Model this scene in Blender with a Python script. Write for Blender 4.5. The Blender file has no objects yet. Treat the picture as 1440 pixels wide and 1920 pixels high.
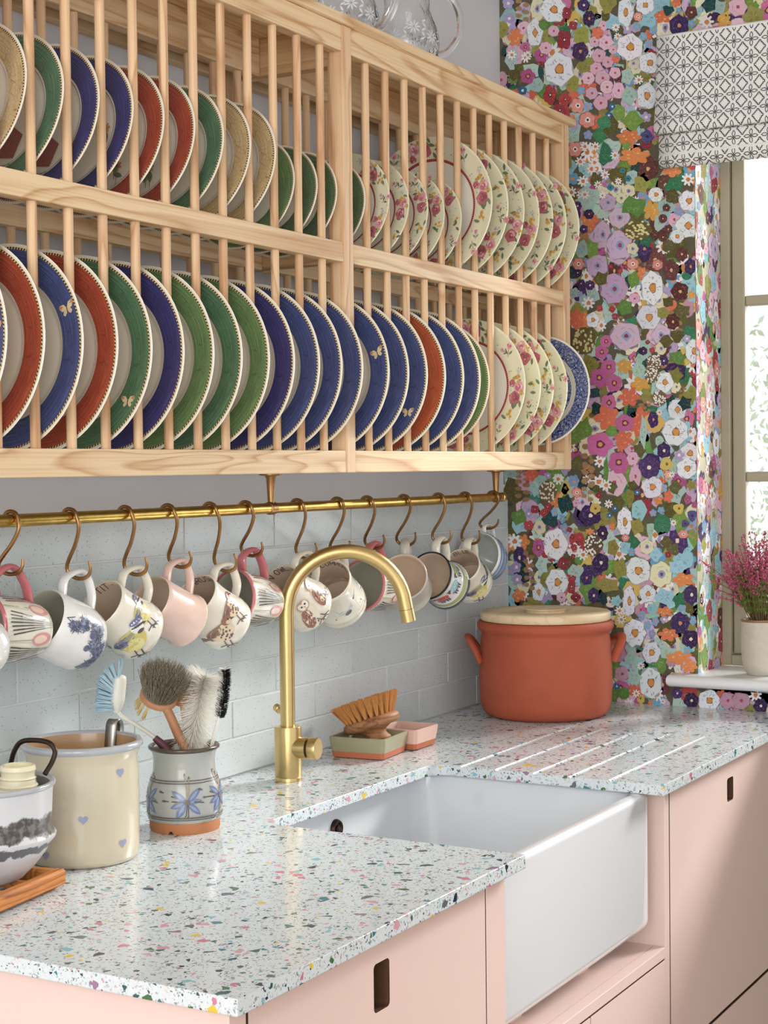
import bpy, bmesh, math, random
from mathutils import Vector, Matrix
from math import sin, cos, pi, radians, sqrt, atan2, hypot

# ------------------------------------------------------------------ camera
scene = bpy.context.scene
COL = scene.collection
FPX = 3029.0                       # focal length in pixels of the 1440 x 1920 frame
YAW, PITCH, ROLL = 0.52299786, -0.02721071, -0.01103269
CAM = Vector((-3.45227, -1.66286, 1.440224))
_f = Vector((cos(YAW)*cos(PITCH), sin(YAW)*cos(PITCH), sin(PITCH)))
_r0 = Vector((sin(YAW), -cos(YAW), 0))
_u0 = _r0.cross(_f)
CR = _r0*cos(ROLL) + _u0*sin(ROLL)
CU = -_r0*sin(ROLL) + _u0*cos(ROLL)
CF = _f
cam_data = bpy.data.cameras.new('camera')
cam = bpy.data.objects.new('camera', cam_data)
COL.objects.link(cam)
m = Matrix((CR, CU, -CF)).transposed().to_4x4()
m.translation = CAM
cam.matrix_world = m
cam_data.sensor_fit = 'HORIZONTAL'
cam_data.sensor_width = 36.0
cam_data.lens = FPX/1440.0*36.0
cam_data.clip_start = 0.05
scene.camera = cam

# ------------------------------------------------------------------ light
world = bpy.data.worlds.new('world')
scene.world = world
world.use_nodes = True
wn = world.node_tree
wn.nodes['Background'].inputs['Color'].default_value = (0.93, 0.965, 1.0, 1)
wn.nodes['Background'].inputs['Strength'].default_value = 1.12

def look_rot(d):
    return Vector(d).to_track_quat('-Z', 'Y').to_euler()

sun_d = bpy.data.lights.new('daylight_sun', 'SUN')
sun_d.energy = 4.2
sun_d.angle = radians(14)
sun_d.color = (1.0, 0.975, 0.94)
sun = bpy.data.objects.new('daylight_sun', sun_d)
COL.objects.link(sun)
sun.rotation_euler = look_rot((-0.80, 0.40, -0.46))
sun.location = (3, -2, 3)

def area(name, loc, target, sx, sy, power, color):
    d = bpy.data.lights.new(name, 'AREA')
    d.shape = 'RECTANGLE'; d.size = sx; d.size_y = sy
    d.energy = power; d.color = color
    o = bpy.data.objects.new(name, d); COL.objects.link(o)
    o.location = loc
    o.rotation_euler = look_rot(Vector(target)-Vector(loc))
    return o
# added soft area light behind and left of the camera; no window stands there
area('added_room_light', (-5.3, -1.9, 1.75), (-1.2, -0.2, 1.4), 2.4, 1.8, 62, (1.0, 0.985, 0.96))
# sky light entering through the window over the worktop
area('window_daylight', (0.75, -1.15, 1.75), (-1.0, -0.35, 1.1), 1.0, 1.1, 12, (0.93, 0.97, 1.0))

scene.view_settings.view_transform = 'Standard'
scene.view_settings.look = 'None'
scene.view_settings.gamma = 1.0
scene.view_settings.use_curve_mapping = False
scene.view_settings.exposure = 0.12

# ------------------------------------------------------------------ pixel to place
def ray(px, py):
    return CF + CR*((px-720)/FPX) - CU*((py-960)/FPX)
def on_x(px, py, x):
    d = ray(px, py); return CAM + d*((x-CAM.x)/d.x)
def on_y(px, py, y):
    d = ray(px, py); return CAM + d*((y-CAM.y)/d.y)
def on_z(px, py, z):
    d = ray(px, py); return CAM + d*((z-CAM.z)/d.z)
def depth(p):
    return (Vector(p)-CAM).dot(CF)

# ------------------------------------------------------------------ materials
def lin(c):
    out = []
    for v in c[:3]:
        v = v/255.0
        out.append(v/12.92 if v <= 0.04045 else ((v+0.055)/1.055)**2.4)
    return (out[0], out[1], out[2], 1.0)

MATS = {}
class NT:
    """small node-tree builder"""
    def __init__(s, name):
        s.m = bpy.data.materials.new(name); s.m.use_nodes = True
        s.t = s.m.node_tree; s.n = s.t.nodes
        s.b = s.n['Principled BSDF']
    def node(s, typ, **kw):
        n = s.n.new(typ)
        for k, v in kw.items(): setattr(n, k, v)
        return n
    def link(s, a, b): s.t.links.new(a, b)
    def val(s, sock, v):
        if hasattr(v, 'is_linked') or isinstance(v, bpy.types.NodeSocket): s.link(v, sock)
        else: sock.default_value = v
    def math(s, op, a, b=None, c=None):
        n = s.node('ShaderNodeMath', operation=op)
        s.val(n.inputs[0], a)
        if b is not None: s.val(n.inputs[1], b)
        if c is not None: s.val(n.inputs[2], c)
        return n.outputs[0]
    def mix(s, f, a, b, blend='MIX'):
        n = s.node('ShaderNodeMix', data_type='RGBA', blend_type=blend)
        s.val(n.inputs[0], f); s.val(n.inputs[6], a); s.val(n.inputs[7], b)
        return n.outputs[2]
    def pos(s):
        return s.node('ShaderNodeNewGeometry').outputs['Position']
    def obj(s):
        return s.node('ShaderNodeTexCoord').outputs['Object']
    def uv(s):
        return s.node('ShaderNodeTexCoord').outputs['UV']
    def rnd(s):
        return s.node('ShaderNodeObjectInfo').outputs['Random']
    def mapping(s, v, scale=(1,1,1), loc=(0,0,0)):
        n = s.node('ShaderNodeMapping')
        s.link(v, n.inputs[0]); s.val(n.inputs[1], loc); s.val(n.inputs[3], scale)
        return n.outputs[0]
    def vadd(s, a, b):
        n = s.node('ShaderNodeVectorMath', operation='ADD'); s.val(n.inputs[0], a); s.val(n.inputs[1], b)
        return n.outputs[0]
    def noise(s, v, scale, detail=3, rough=.5, dist=0):
        n = s.node('ShaderNodeTexNoise')
        s.link(v, n.inputs['Vector']); n.inputs['Scale'].default_value = scale
        n.inputs['Detail'].default_value = detail; n.inputs['Roughness'].default_value = rough
        n.inputs['Distortion'].default_value = dist
        return n.outputs['Fac']
    def voro(s, v, scale, feature='F1', dim='3D'):
        n = s.node('ShaderNodeTexVoronoi', feature=feature, voronoi_dimensions=dim)
        s.link(v, n.inputs['Vector']); n.inputs['Scale'].default_value = scale
        return n
    def ramp(s, f, stops, interp='LINEAR'):
        n = s.node('ShaderNodeValToRGB'); s.val(n.inputs[0], f)
        cr = n.color_ramp; cr.interpolation = interp
        while len(cr.elements) < len(stops): cr.elements.new(0.5)
        for e, (p, c) in zip(cr.elements, stops):
            e.position = p; e.color = lin(c) if len(c) == 3 else c
        return n.outputs[0]
    def thresh(s, f, lo, hi):
        n = s.node('ShaderNodeMapRange', clamp=True)
        s.val(n.inputs[0], f); n.inputs[1].default_value = lo; n.inputs[2].default_value = hi
        return n.outputs[0]
    def bump(s, h, strength=.2, dist=.002):
        n = s.node('ShaderNodeBump'); s.link(h, n.inputs['Height'])
        n.inputs['Strength'].default_value = strength; n.inputs['Distance'].default_value = dist
        s.link(n.outputs[0], s.b.inputs['Normal'])
    def fin(s, col=None, rough=.5, metal=0, spec=.5, coat=0, trans=0, ior=None):
        if col is not None: s.val(s.b.inputs['Base Color'], col)
        s.val(s.b.inputs['Roughness'], rough); s.val(s.b.inputs['Metallic'], metal)
        s.b.inputs['Specular IOR Level'].default_value = spec
        s.b.inputs['Coat Weight'].default_value = coat
        s.b.inputs['Coat Roughness'].default_value = .06
        if trans: s.b.inputs['Transmission Weight'].default_value = trans
        if ior: s.b.inputs['IOR'].default_value = ior
        return s.m

def plain(name, c, rough=.5, metal=0, spec=.5, coat=0, var=.06, vscale=40, bump=0, bscale=200):
    """plain colour with fine procedural variation"""
    if name in MATS: return MATS[name]
    t = NT(name); p = t.obj()
    n = t.noise(p, vscale, 4)
    a = lin(c); d = tuple(max(0, x*(1-2*var)) for x in a[:3])+(1,); b = tuple(min(1, x*(1+var)) for x in a[:3])+(1,)
    col = t.mix(n, d, b)
    if bump: t.bump(t.noise(p, bscale, 3), bump, .001)
    MATS[name] = t.fin(col, rough, metal, spec, coat)
    return MATS[name]

def wood(name, light, dark, axis='x', rings=9.0, rough=.5, grain=1.0):
    """open-grained ash: cathedral bands plus fine pores along an axis"""
    if name in MATS: return MATS[name]
    t = NT(name)
    p = t.obj()
    rn = t.rnd()
    comb = t.node('ShaderNodeCombineXYZ')
    for i, k in enumerate((3.7, 5.1, 8.3)): t.link(t.math('MULTIPLY', rn, k), comb.inputs[i])
    p = t.vadd(p, comb.outputs[0])
    along, across = 0.9, 7.0
    sc = {'x': (along, across, across), 'y': (across, along, across), 'z': (across, across, along)}[axis]
    q = t.mapping(p, sc)
    n1 = t.noise(q, 1.6, 2, .45, .6)
    band = t.math('FRACT', t.math('MULTIPLY', n1, rings))
    soft = t.math('POWER', t.thresh(band, 0.0, .85), 3.4)
    soft = t.math('MULTIPLY', soft, t.thresh(band, 1.0, .86))
    sf = {'x': (3, 260, 260), 'y': (260, 3, 260), 'z': (260, 260, 3)}[axis]
    fine = t.noise(t.mapping(p, sf), 1.0, 3, .6)
    f = t.math('ADD', t.math('MULTIPLY', soft, .72*grain), t.math('MULTIPLY', t.thresh(fine, .45, .75), .45*grain))
    f = t.math('MINIMUM', f, 1.0)
    tone = t.noise(p, 1.1, 1)
    base = t.mix(tone, lin(light), tuple(x*.93 for x in lin(light)[:3])+(1,))
    col = t.mix(f, base, lin(dark))
    t.bump(fine, .12, .0006)
    MATS[name] = t.fin(col, rough, 0, .35)
    return MATS[name]

# ------------------------------------------------------------------ mesh helpers
def root_loc(o):
    v = Vector((0, 0, 0))
    while o is not None:
        v = v + o.location; o = o.parent
    return v

def link(o, parent=None):
    COL.objects.link(o)
    if parent is not None: o.parent = parent
    return o

def tag(o, label=None, cat=None, group=None, kind=None):
    if label: o['label'] = label
    if cat: o['category'] = cat
    if group: o['group'] = group
    if kind: o['kind'] = kind
    return o

def empty(name, loc, label=None, cat=None, group=None):
    o = bpy.data.objects.new(name, None); o.empty_display_size = .05
    o.location = loc; COL.objects.link(o)
    return tag(o, label, cat, group)

def shade(me, angle=40):
    for p in me.polygons: p.use_smooth = True
    try: me.set_sharp_from_angle(angle=radians(angle))
    except Exception: pass

def mk(name, verts, faces, mat, parent=None, local=False, smooth=True, angle=40, uvs=None, loc=None):
    """one mesh object; verts in world space unless local=True"""
    me = bpy.data.meshes.new(name)
    off = Vector((0, 0, 0))
    if not local:
        if loc is not None: off = Vector(loc)
        elif parent is not None: off = root_loc(parent)
    me.from_pydata([tuple(Vector(v)-off) for v in verts], [], faces)
    if uvs is not None:
        ul = me.uv_layers.new(name='UVMap')
        for l in me.loops: ul.data[l.index].uv = uvs[l.vertex_index]
    mats = mat if isinstance(mat, (list, tuple)) else [mat]
    for mm in mats: me.materials.append(mm)
    if smooth: shade(me, angle)
    me.update()
    o = bpy.data.objects.new(name, me)
    if not local and loc is not None and parent is None: o.location = loc
    return link(o, parent)

class G:
    """geometry collector"""
    def __init__(s): s.v = []; s.f = []; s.uv = []; s.hasuv = False; s.boxy = False
    def add(s, v, f, uv=None):
        b = len(s.v); s.v += [Vector(x) for x in v]; s.f += [tuple(i+b for i in q) for q in f]
        if uv: s.uv += list(uv); s.hasuv = True
        else: s.uv += [(0, 0)]*len(v)
        return s
    def box(s, x0, x1, y0, y1, z0, z1, bev=0):
        bm = bmesh.new(); bmesh.ops.create_cube(bm, size=1)
        for v in bm.verts:
            v.co = Vector((x0 if v.co.x < 0 else x1, y0 if v.co.y < 0 else y1, z0 if v.co.z < 0 else z1))
        s.boxy = True
        if bev: bmesh.ops.bevel(bm, geom=bm.edges[:], offset=bev, segments=2, profile=.5, affect='EDGES')
        s.bm(bm); return s
    def bm(s, bm, M=None):
        bm.verts.index_update()
        vs = [(M @ v.co if M else v.co.copy()) for v in bm.verts]
        s.add(vs, [[v.index for v in f.verts] for f in bm.faces]); bm.free(); return s
    def lathe(s, prof, seg=48, M=None, closed=False, u=1.0):
        """revolve (r,z) profile about z; uv = (angle, length)"""
        n = len(prof); v = []; uv = []; f = []
        L = [0]
        for a, b in zip(prof, prof[1:]): L.append(L[-1]+hypot(b[0]-a[0], b[1]-a[1]))
        for j in range(seg+1):
            a = 2*pi*j/seg
            for i, (r, z) in enumerate(prof):
                p = Vector((r*cos(a), r*sin(a), z)); v.append(M @ p if M else p); uv.append((j/seg*u, L[i]))
        for j in range(seg):
            for i in range(n-1):
                a, b = j*n+i, (j+1)*n+i
                q = []
                for k in (a, b, b+1, a+1):
                    q.append(k)
                if prof[i][0] < 1e-7: q = [a, b+1, a+1]
                elif prof[i+1][0] < 1e-7: q = [a, b, a+1]
                f.append(q)
        s.add(v, f, uv); return s
    def tube(s, pts, rad, seg=12, caps=True, flat=None, up=None):
        """sweep a circle (or flattened ellipse flat=(a,b)) along points"""
        pts = [Vector(p) for p in pts]; n = len(pts)
        rs = rad if isinstance(rad, (list, tuple)) else [rad]*n
        T = []
        for i in range(n):
            d = pts[min(i+1, n-1)]-pts[max(i-1, 0)]; T.append(d.normalized() if d.length > 1e-9 else Vector((0, 0, 1)))
        ref = Vector(up) if up else (Vector((0, 0, 1)) if abs(T[0].z) < .9 else Vector((1, 0, 0)))
        nrm = (ref - T[0]*ref.dot(T[0])).normalized()
        v = []; f = []
        for i in range(n):
            nrm = nrm - T[i]*nrm.dot(T[i])
            nrm.normalize(); bn = T[i].cross(nrm)
            a, b = flat if flat else (1, 1)
            for j in range(seg):
                t = 2*pi*j/seg
                v.append(pts[i] + nrm*(cos(t)*rs[i]*a) + bn*(sin(t)*rs[i]*b))
        for i in range(n-1):
            for j in range(seg):
                k = (j+1) % seg
                f.append((i*seg+j, i*seg+k, (i+1)*seg+k, (i+1)*seg+j))
        if caps:
            f.append(tuple(reversed(range(seg)))); f.append(tuple(range((n-1)*seg, n*seg)))
        s.add(v, f); return s
    def loft(s, rings, caps=True):
        """rings: equal-length closed loops of points"""
        m_ = len(rings[0]); v = [p for r in rings for p in r]; f = []
        for i in range(len(rings)-1):
            for j in range(m_):
                k = (j+1) % m_
                f.append((i*m_+j, i*m_+k, (i+1)*m_+k, (i+1)*m_+j))
        if caps:
            f.append(tuple(reversed(range(m_)))); f.append(tuple(range((len(rings)-1)*m_, len(rings)*m_)))
        s.add(v, f); return s
    def grid(s, fn, nu, nv):
        v = [fn(i/nu, j/nv) for j in range(nv+1) for i in range(nu+1)]
        uv = [(i/nu, j/nv) for j in range(nv+1) for i in range(nu+1)]
        f = [(j*(nu+1)+i, j*(nu+1)+i+1, (j+1)*(nu+1)+i+1, (j+1)*(nu+1)+i) for j in range(nv) for i in range(nu)]
        s.add(v, f, uv); return s
    def out(s, name, mat, parent=None, **kw):
        if s.boxy: kw.setdefault('angle', 20)
        return mk(name, s.v, s.f, mat, parent, uvs=(s.uv if s.hasuv else None), **kw)

def rrect(x0, x1, y0, y1, r, k=5):
    """rounded rectangle, 4*(k+1) points, counter-clockwise"""
    out = []
    for cx, cy, a0 in ((x1-r, y0+r, -90), (x1-r, y1-r, 0), (x0+r, y1-r, 90), (x0+r, y0+r, 180)):
        for i in range(k+1):
            a = radians(a0+90*i/k); out.append((cx+r*cos(a), cy+r*sin(a)))
    return out

def smooth_path(pts, n=8):
    """Catmull-Rom through points"""
    P = [Vector(p) for p in pts]; P = [P[0]*2-P[1]]+P+[P[-1]*2-P[-2]]
    out = []
    for i in range(1, len(P)-2):
        for k in range(n):
            t = k/n
            a, b, c, d = P[i-1], P[i], P[i+1], P[i+2]
            out.append(.5*((2*b)+(c-a)*t+(2*a-5*b+4*c-d)*t*t+(3*b-a-3*c+d)*t**3))
    out.append(P[-2]); return out

# ------------------------------------------------------------------ flat print (painted colour on a surface)
def blob(cx, cy, rx, ry=None, n=14, irr=.12, rnd=random, rot=0):
    ry = rx if ry is None else ry
    ph = rnd.random()*6.28; k = rnd.choice((5, 6, 7) if n >= 14 else (3, 4, 5))
    out = []
    for i in range(n):
        a = 2*pi*i/n; w = 1+irr*sin(k*a+ph)+irr*.6*(rnd.random()-.5)
        x, y = rx*w*cos(a), ry*w*sin(a)
        out.append((cx+x*cos(rot)-y*sin(rot), cy+x*sin(rot)+y*cos(rot)))
    return out
def petals(cx, cy, rx, ry, k, inner=.55, n=4, rnd=random, ph=None):
    ph = rnd.random()*6.28 if ph is None else ph
    out = []; N = k*n
    for i in range(N):
        a = 2*pi*i/N
        w = inner+(1-inner)*abs(sin(k*a/2+.001)); w *= 1+.08*(rnd.random()-.5)
        out.append((cx+rx*w*cos(a+ph), cy+ry*w*sin(a+ph)))
    return out
def leaf(cx, cy, L, W, rot, n=5):
    pts = []
    for i in range(n+1):
        t = i/n; pts.append((L*(t-.5), W*.5*sin(pi*t)**.8))
    for i in range(1, n):
        t = 1-i/n; pts.append((L*(t-.5), -W*.5*sin(pi*t)**.8))
    return [(cx+x*cos(rot)-y*sin(rot), cy+x*sin(rot)+y*cos(rot)) for x, y in pts]
def stroke(pts, w):
    """list of quads for a polyline"""
    out = []
    for (x0, y0), (x1, y1) in zip(pts, pts[1:]):
        d = hypot(x1-x0, y1-y0)
        if d < 1e-9: continue
        nx, ny = -(y1-y0)/d*w/2, (x1-x0)/d*w/2
        ex, ey = (x1-x0)/d*w*.25, (y1-y0)/d*w*.25
        out.append([(x0-ex+nx, y0-ey+ny), (x0-ex-nx, y0-ey-ny), (x1+ex-nx, y1+ey-ny), (x1+ex+nx, y1+ey+ny)])
    return out

class Print:
    """coloured polygons laid on a surface; fmap(x, y, lift) -> point"""
    def __init__(s, fmap, step=.00007, base=.0003, rings=1, mod=24):
        s.fm = fmap; s.v = []; s.f = []; s.c = []; s.k = 0; s.step = step; s.base = base; s.rings = rings; s.layer = None; s.sub = 0; s.nf = 0; s.mod = mod
    def poly(s, pts, c, rings=None):
        s.k += 1
        h = s.base+s.step*(s.k % s.mod) if s.layer is None else s.layer+s.sub*s.step
        s.sub += 1
        rings = s.rings if rings is None else rings
        b = len(s.v); n = len(pts); col = lin(c)
        if rings <= 0 or n < 5:
            s.v += [s.fm(x, y, h) for x, y in pts]; s.f.append(tuple(range(b, b+n))); s.c += [col]*n
            return
        cx = sum(p[0] for p in pts)/n; cy = sum(p[1] for p in pts)/n
        s.v.append(s.fm(cx, cy, h)); s.c.append(col)
        for r in range(1, rings+1):
            t = r/rings
            s.v += [s.fm(cx+(x-cx)*t, cy+(y-cy)*t, h) for x, y in pts]; s.c += [col]*n
        for i in range(n):
            j = (i+1) % n
            s.f.append((b, b+1+i, b+1+j))
            for r in range(rings-1):
                a = b+1+r*n
                s.f.append((a+i, a+n+i, a+n+j, a+j))
    def motif(s, lo, n, gap):
        s.layer = lo+(s.nf % n)*gap; s.nf += 1; s.sub = 0
    def stroke(s, pts, w, c):
        for q in stroke(pts, w): s.poly(q, c, 0)
    def out(s, name, mat, parent, local=True):
        me = bpy.data.meshes.new(name)
        off = Vector((0, 0, 0)) if local else root_loc(parent)
        me.from_pydata([tuple(Vector(v)-off) for v in s.v], [], s.f)
        at = me.color_attributes.new('Col', 'FLOAT_COLOR', 'POINT')
        for i, c in enumerate(s.c): at.data[i].color = c
        me.materials.append(mat); me.update()
        o = bpy.data.objects.new(name, me)
        return link(o, parent)

def print_mat(name, rough=.35, scrib=0.0, coat=0, spec=.5):
    if name in MATS: return MATS[name]
    t = NT(name)
    a = t.node('ShaderNodeAttribute', attribute_name='Col').outputs['Color']
    p = t.obj()
    col = a
    if scrib:
        n = t.noise(t.mapping(p, (1, 1, 1.6)), 300, 3, .7, 1.5)
        dark = t.mix(.45, a, (.02, .02, .02, 1))
        light = t.mix(.5, a, (1, .97, .9, 1))
        hs = t.node('ShaderNodeHueSaturation'); hs.inputs['Saturation'].default_value = .9; t.link(a, hs.inputs['Color']); a = hs.outputs[0]
        col = t.mix(t.math('MULTIPLY', t.thresh(n, .60, .68), scrib), a, dark)
        col = t.mix(t.math('MULTIPLY', t.thresh(n, .40, .33), scrib), col, light)
    else:
        n = t.noise(p, 600, 2)
        col = t.mix(t.math('MULTIPLY', n, .18), a, (.9, .88, .85, 1))
    MATS[name] = t.fin(col, rough, 0, spec, coat)
    return MATS[name]

LET = {  # stroke letters in a 0.7 x 1 box
 'T': [[(0,1),(.7,1)],[(.35,1),(.35,0)]], 'I': [[(.1,0),(.1,1)]], 'E': [[(.6,1),(0,1),(0,0),(.6,0)],[(0,.5),(.5,.5)]],
 'N': [[(0,0),(0,1),(.65,0),(.65,1)]], 'O': [[(.35+.35*cos(a*.5236),.5+.5*sin(a*.5236)) for a in range(13)]],
 'W': [[(0,1),(.2,0),(.4,.8),(.6,0),(.8,1)]], 'L': [[(0,1),(0,0),(.55,0)]], 'U': [[(0,1),(0,.2),(.15,0),(.5,0),(.65,.2),(.65,1)]],
 'S': [[(.6,.9),(.4,1),(.1,.95),(0,.75),(.15,.55),(.5,.45),(.62,.25),(.5,.03),(.2,0),(0,.1)]], 'H': [[(0,0),(0,1)],[(.65,0),(.65,1)],[(0,.5),(.65,.5)]],
 'R': [[(0,0),(0,1),(.45,1),(.6,.85),(.6,.65),(.45,.5),(0,.5)],[(.3,.5),(.65,0)]], 'C': [[(.65,.85),(.45,1),(.2,1),(0,.7),(0,.3),(.2,0),(.45,0),(.65,.15)]],
 'M': [[(0,0),(.05,1),(.4,.3),(.75,1),(.8,0)]], 'B': [[(0,0),(0,1),(.45,1),(.58,.85),(.55,.6),(.4,.52),(0,.52)],[(.4,.52),(.6,.4),(.62,.15),(.45,0),(0,0)]],
 'A': [[(0,0),(.35,1),(.7,0)],[(.15,.4),(.55,.4)]], 'G': [[(.65,.85),(.45,1),(.2,1),(0,.7),(0,.3),(.2,0),(.5,0),(.65,.2),(.65,.45),(.4,.45)]],
 '-': [[(.1,.5),(.28,.5)]], ' ': []}

# ================================================================== shared materials
WOODX = wood('ash_wood_along', (240, 213, 172), (196, 148, 100), 'x')
WOODZ = wood('ash_wood_upright', (236, 202, 162), (194, 144, 102), 'z', rings=7)
WOODY = wood('ash_wood_deep', (236, 203, 158), (196, 150, 103), 'y', rings=7)
PRINT_GLOSS = print_mat('painted_decoration', .25, 0, .3)
PRINT_PAPER = print_mat('wallpaper_print', .75, .75, 0, .2)
PRINT_CLOTH = print_mat('cloth_print', .9, 0, 0, .1)

def terrazzo():
    t = NT('terrazzo'); p = t.pos()
    warp = t.node('ShaderNodeVectorMath', operation='SCALE')
    nz = t.node('ShaderNodeTexNoise'); t.link(p, nz.inputs['Vector']); nz.inputs['Scale'].default_value = 90
    t.link(nz.outputs['Color'], warp.inputs[0]); warp.inputs['Scale'].default_value = .006
    q = t.vadd(p, warp.outputs[0])
    col = t.mix(t.noise(p, 260, 3), lin((203, 213, 217)), lin((228, 235, 238)))
    pal = [(0, (205, 125, 150)), (.1, (60, 128, 140)), (.22, (38, 46, 70)), (.34, (226, 194, 70)), (.42, (70, 112, 72)),
           (.52, (150, 120, 150)), (.6, (132, 190, 200)), (.7, (45, 92, 98)), (.8, (214, 160, 172)), (.9, (96, 104, 112))]
    grey = [(0, (150, 158, 160)), (.3, (190, 196, 196)), (.55, (70, 80, 88)), (.7, (128, 160, 160)), (.85, (196, 172, 180))]
    for sc, prob, edge, pl, off in ((430, .16, .05, grey, 0.0), (230, .09, .07, grey, 3.1), (140, .085, .09, pal, 1.3), (72, .10, .12, pal, 7.7)):
        qq = t.mapping(q, (1, 1, 1), (off, off*.7, off*1.9))
        v = t.voro(qq, sc); d = t.voro(qq, sc, 'DISTANCE_TO_EDGE')
        sep = t.node('ShaderNodeSeparateColor'); t.link(v.outputs['Color'], sep.inputs[0])
        on = t.math('LESS_THAN', sep.outputs[0], prob)
        e = t.thresh(d.outputs['Distance'], edge, edge+.03)
        chip = t.ramp(sep.outputs[1], pl, 'CONSTANT')
        col = t.mix(t.math('MULTIPLY', on, e), col, chip)
    bv = t.node('ShaderNodeBevel', samples=4); bv.inputs['Radius'].default_value = .0022
    t.link(bv.outputs[0], t.b.inputs['Normal'])
    return t.fin(col, .16, 0, .5)
TERRAZZO = terrazzo()

def tile_glaze():
    t = NT('handmade_tile_glaze'); p = t.pos(); rn = t.rnd()
    comb = t.node('ShaderNodeCombineXYZ')
    t.link(t.math('MULTIPLY', rn, 5), comb.inputs[0]); t.link(t.math('MULTIPLY', rn, 9), comb.inputs[2])
    q = t.vadd(p, comb.outputs[0])
    base = t.mix(rn, lin((206, 214, 215)), lin((218, 224, 225)))
    base = t.mix(t.math('MULTIPLY', t.noise(q, 14, 3), .55), base, lin((192, 201, 202)))
    v = t.voro(q, 330)
    sep = t.node('ShaderNodeSeparateColor'); t.link(v.outputs['Color'], sep.inputs[0])
    speck = t.math('MULTIPLY', t.math('LESS_THAN', sep.outputs[0], .10), t.math('LESS_THAN', v.outputs['Distance'], .28))
    col = t.mix(t.math('MULTIPLY', speck, .75), base, lin((96, 100, 102)))
    n1 = t.noise(q, 16, 2); n2 = t.noise(q, 130, 4, .7)
    patch = t.math('MULTIPLY', t.thresh(t.noise(q, 9, 2), .5, .66), t.thresh(rn, .35, .6))
    h = t.math('ADD', t.math('MULTIPLY', n1, .45), t.math('MULTIPLY', n2, t.math('ADD', .16, t.math('MULTIPLY', patch, .6))))
    h = t.math('SUBTRACT', h, t.math('MULTIPLY', speck, .12))
    t.bump(h, .45, .0016)
    return t.fin(col, .20, 0, .5)
TILE = tile_glaze()
GROUT = plain('grout', (226, 226, 224), .85)
PAINT_LILAC = plain('lilac_grey_paint', (225, 226, 231), .6, var=.02, vscale=6)
PINK = plain('pale_pink_paint', (233, 207, 198), .42, var=.015, vscale=5)
PINK_EDGE = plain('cutout_edge_plywood', (92, 62, 42), .6, var=.2, vscale=120)
DARK_GAP = plain('cabinet_gap', (60, 38, 30), .8)
WHITE_CER = plain('white_fireclay', (224, 227, 231), .08, coat=.4, var=.005)
SAGE = plain('taupe_window_paint', (166, 158, 134), .4, var=.02, vscale=8)
SILLW = plain('white_gloss_paint', (238, 240, 242), .3, var=.01)

# ================================================================== setting
# floor, ceiling
tag(G().box(-4.6, .2, -4.2, .1, -.06, 0).out('floor', wood('floor_boards', (196, 160, 120), (150, 112, 78), 'x'), smooth=False), kind='structure')
tag(G().box(-4.6, .2, -4.2, .12, 2.72, 2.80).out('ceiling', plain('ceiling_white', (240, 240, 238), .8), smooth=False), kind='structure')
WB = tag(G().box(-4.4, .19, 0, .12, 0, 2.72).out('wall_back', PAINT_LILAC, smooth=False), kind='structure')
# tiles: running bond, 272 x 66 mm, each its own piece
G().box(-2.35, -.0005, -.0098, .004, .895, 1.3625).out('grout', GROUT, WB, smooth=False)
ROWH = (1.364-.9)/7
TW = .272
rt = random.Random(5)
tile_meshes = {}
def tile_piece(x0, x1, z0, z1):
    w = round(x1-x0, 4); key = w
    if key not in tile_meshes:
        g = G()
        bm = bmesh.new(); bmesh.ops.create_cube(bm, size=1)
        for v in bm.verts:
            v.co = Vector((v.co.x*w, v.co.y*.011, v.co.z*(ROWH-.0034)))
        bmesh.ops.bevel(bm, geom=bm.edges[:], offset=.0010, segments=2, profile=.5, affect='EDGES')
        g.bm(bm)
        o = g.out('tile', TILE, WB, local=True, angle=20); tile_meshes[key] = o.data
    else:
        o = link(bpy.data.objects.new('tile', tile_meshes[key]), WB)
    o.location = ((x0+x1)/2, -.0065+rt.uniform(-.0004, .0004), (z0+z1)/2)
    o.rotation_euler = (rt.uniform(-.0008, .0008), 0, rt.uniform(-.0005, .0005))
    return o
for r in range(7):
    z1 = 1.364-r*ROWH; z0 = z1-ROWH
    j0 = -1.536 if r % 2 == 0 else -1.403
    k = -4
    while True:
        a = j0+k*TW; b = a+TW; k += 1
        if a > -.01: break
        if b < -2.3: continue
        b2 = min(b, -.001)
        if b2-a < .02: continue
        tile_piece(a+.0017, b2-.0017, z0, z1)

# right wall with the window opening
WY0, WY1, WZ0, WZ1 = -.474, -1.72, .947, 2.36
WX = .185
WPG = plain('wallpaper_ground', (98, 92, 72), .8, var=.18, vscale=60)
g = G()
g.box(0, WX, WY0, .0, 0, 2.72); g.box(0, WX, WY1, WY0, 0, WZ0); g.box(0, WX, WY1, WY0, WZ1, 2.72); g.box(0, WX, -4.2, WY1, 0, 2.72)
WR = tag(g.out('wall_right', WPG, smooth=False), kind='structure')

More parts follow.
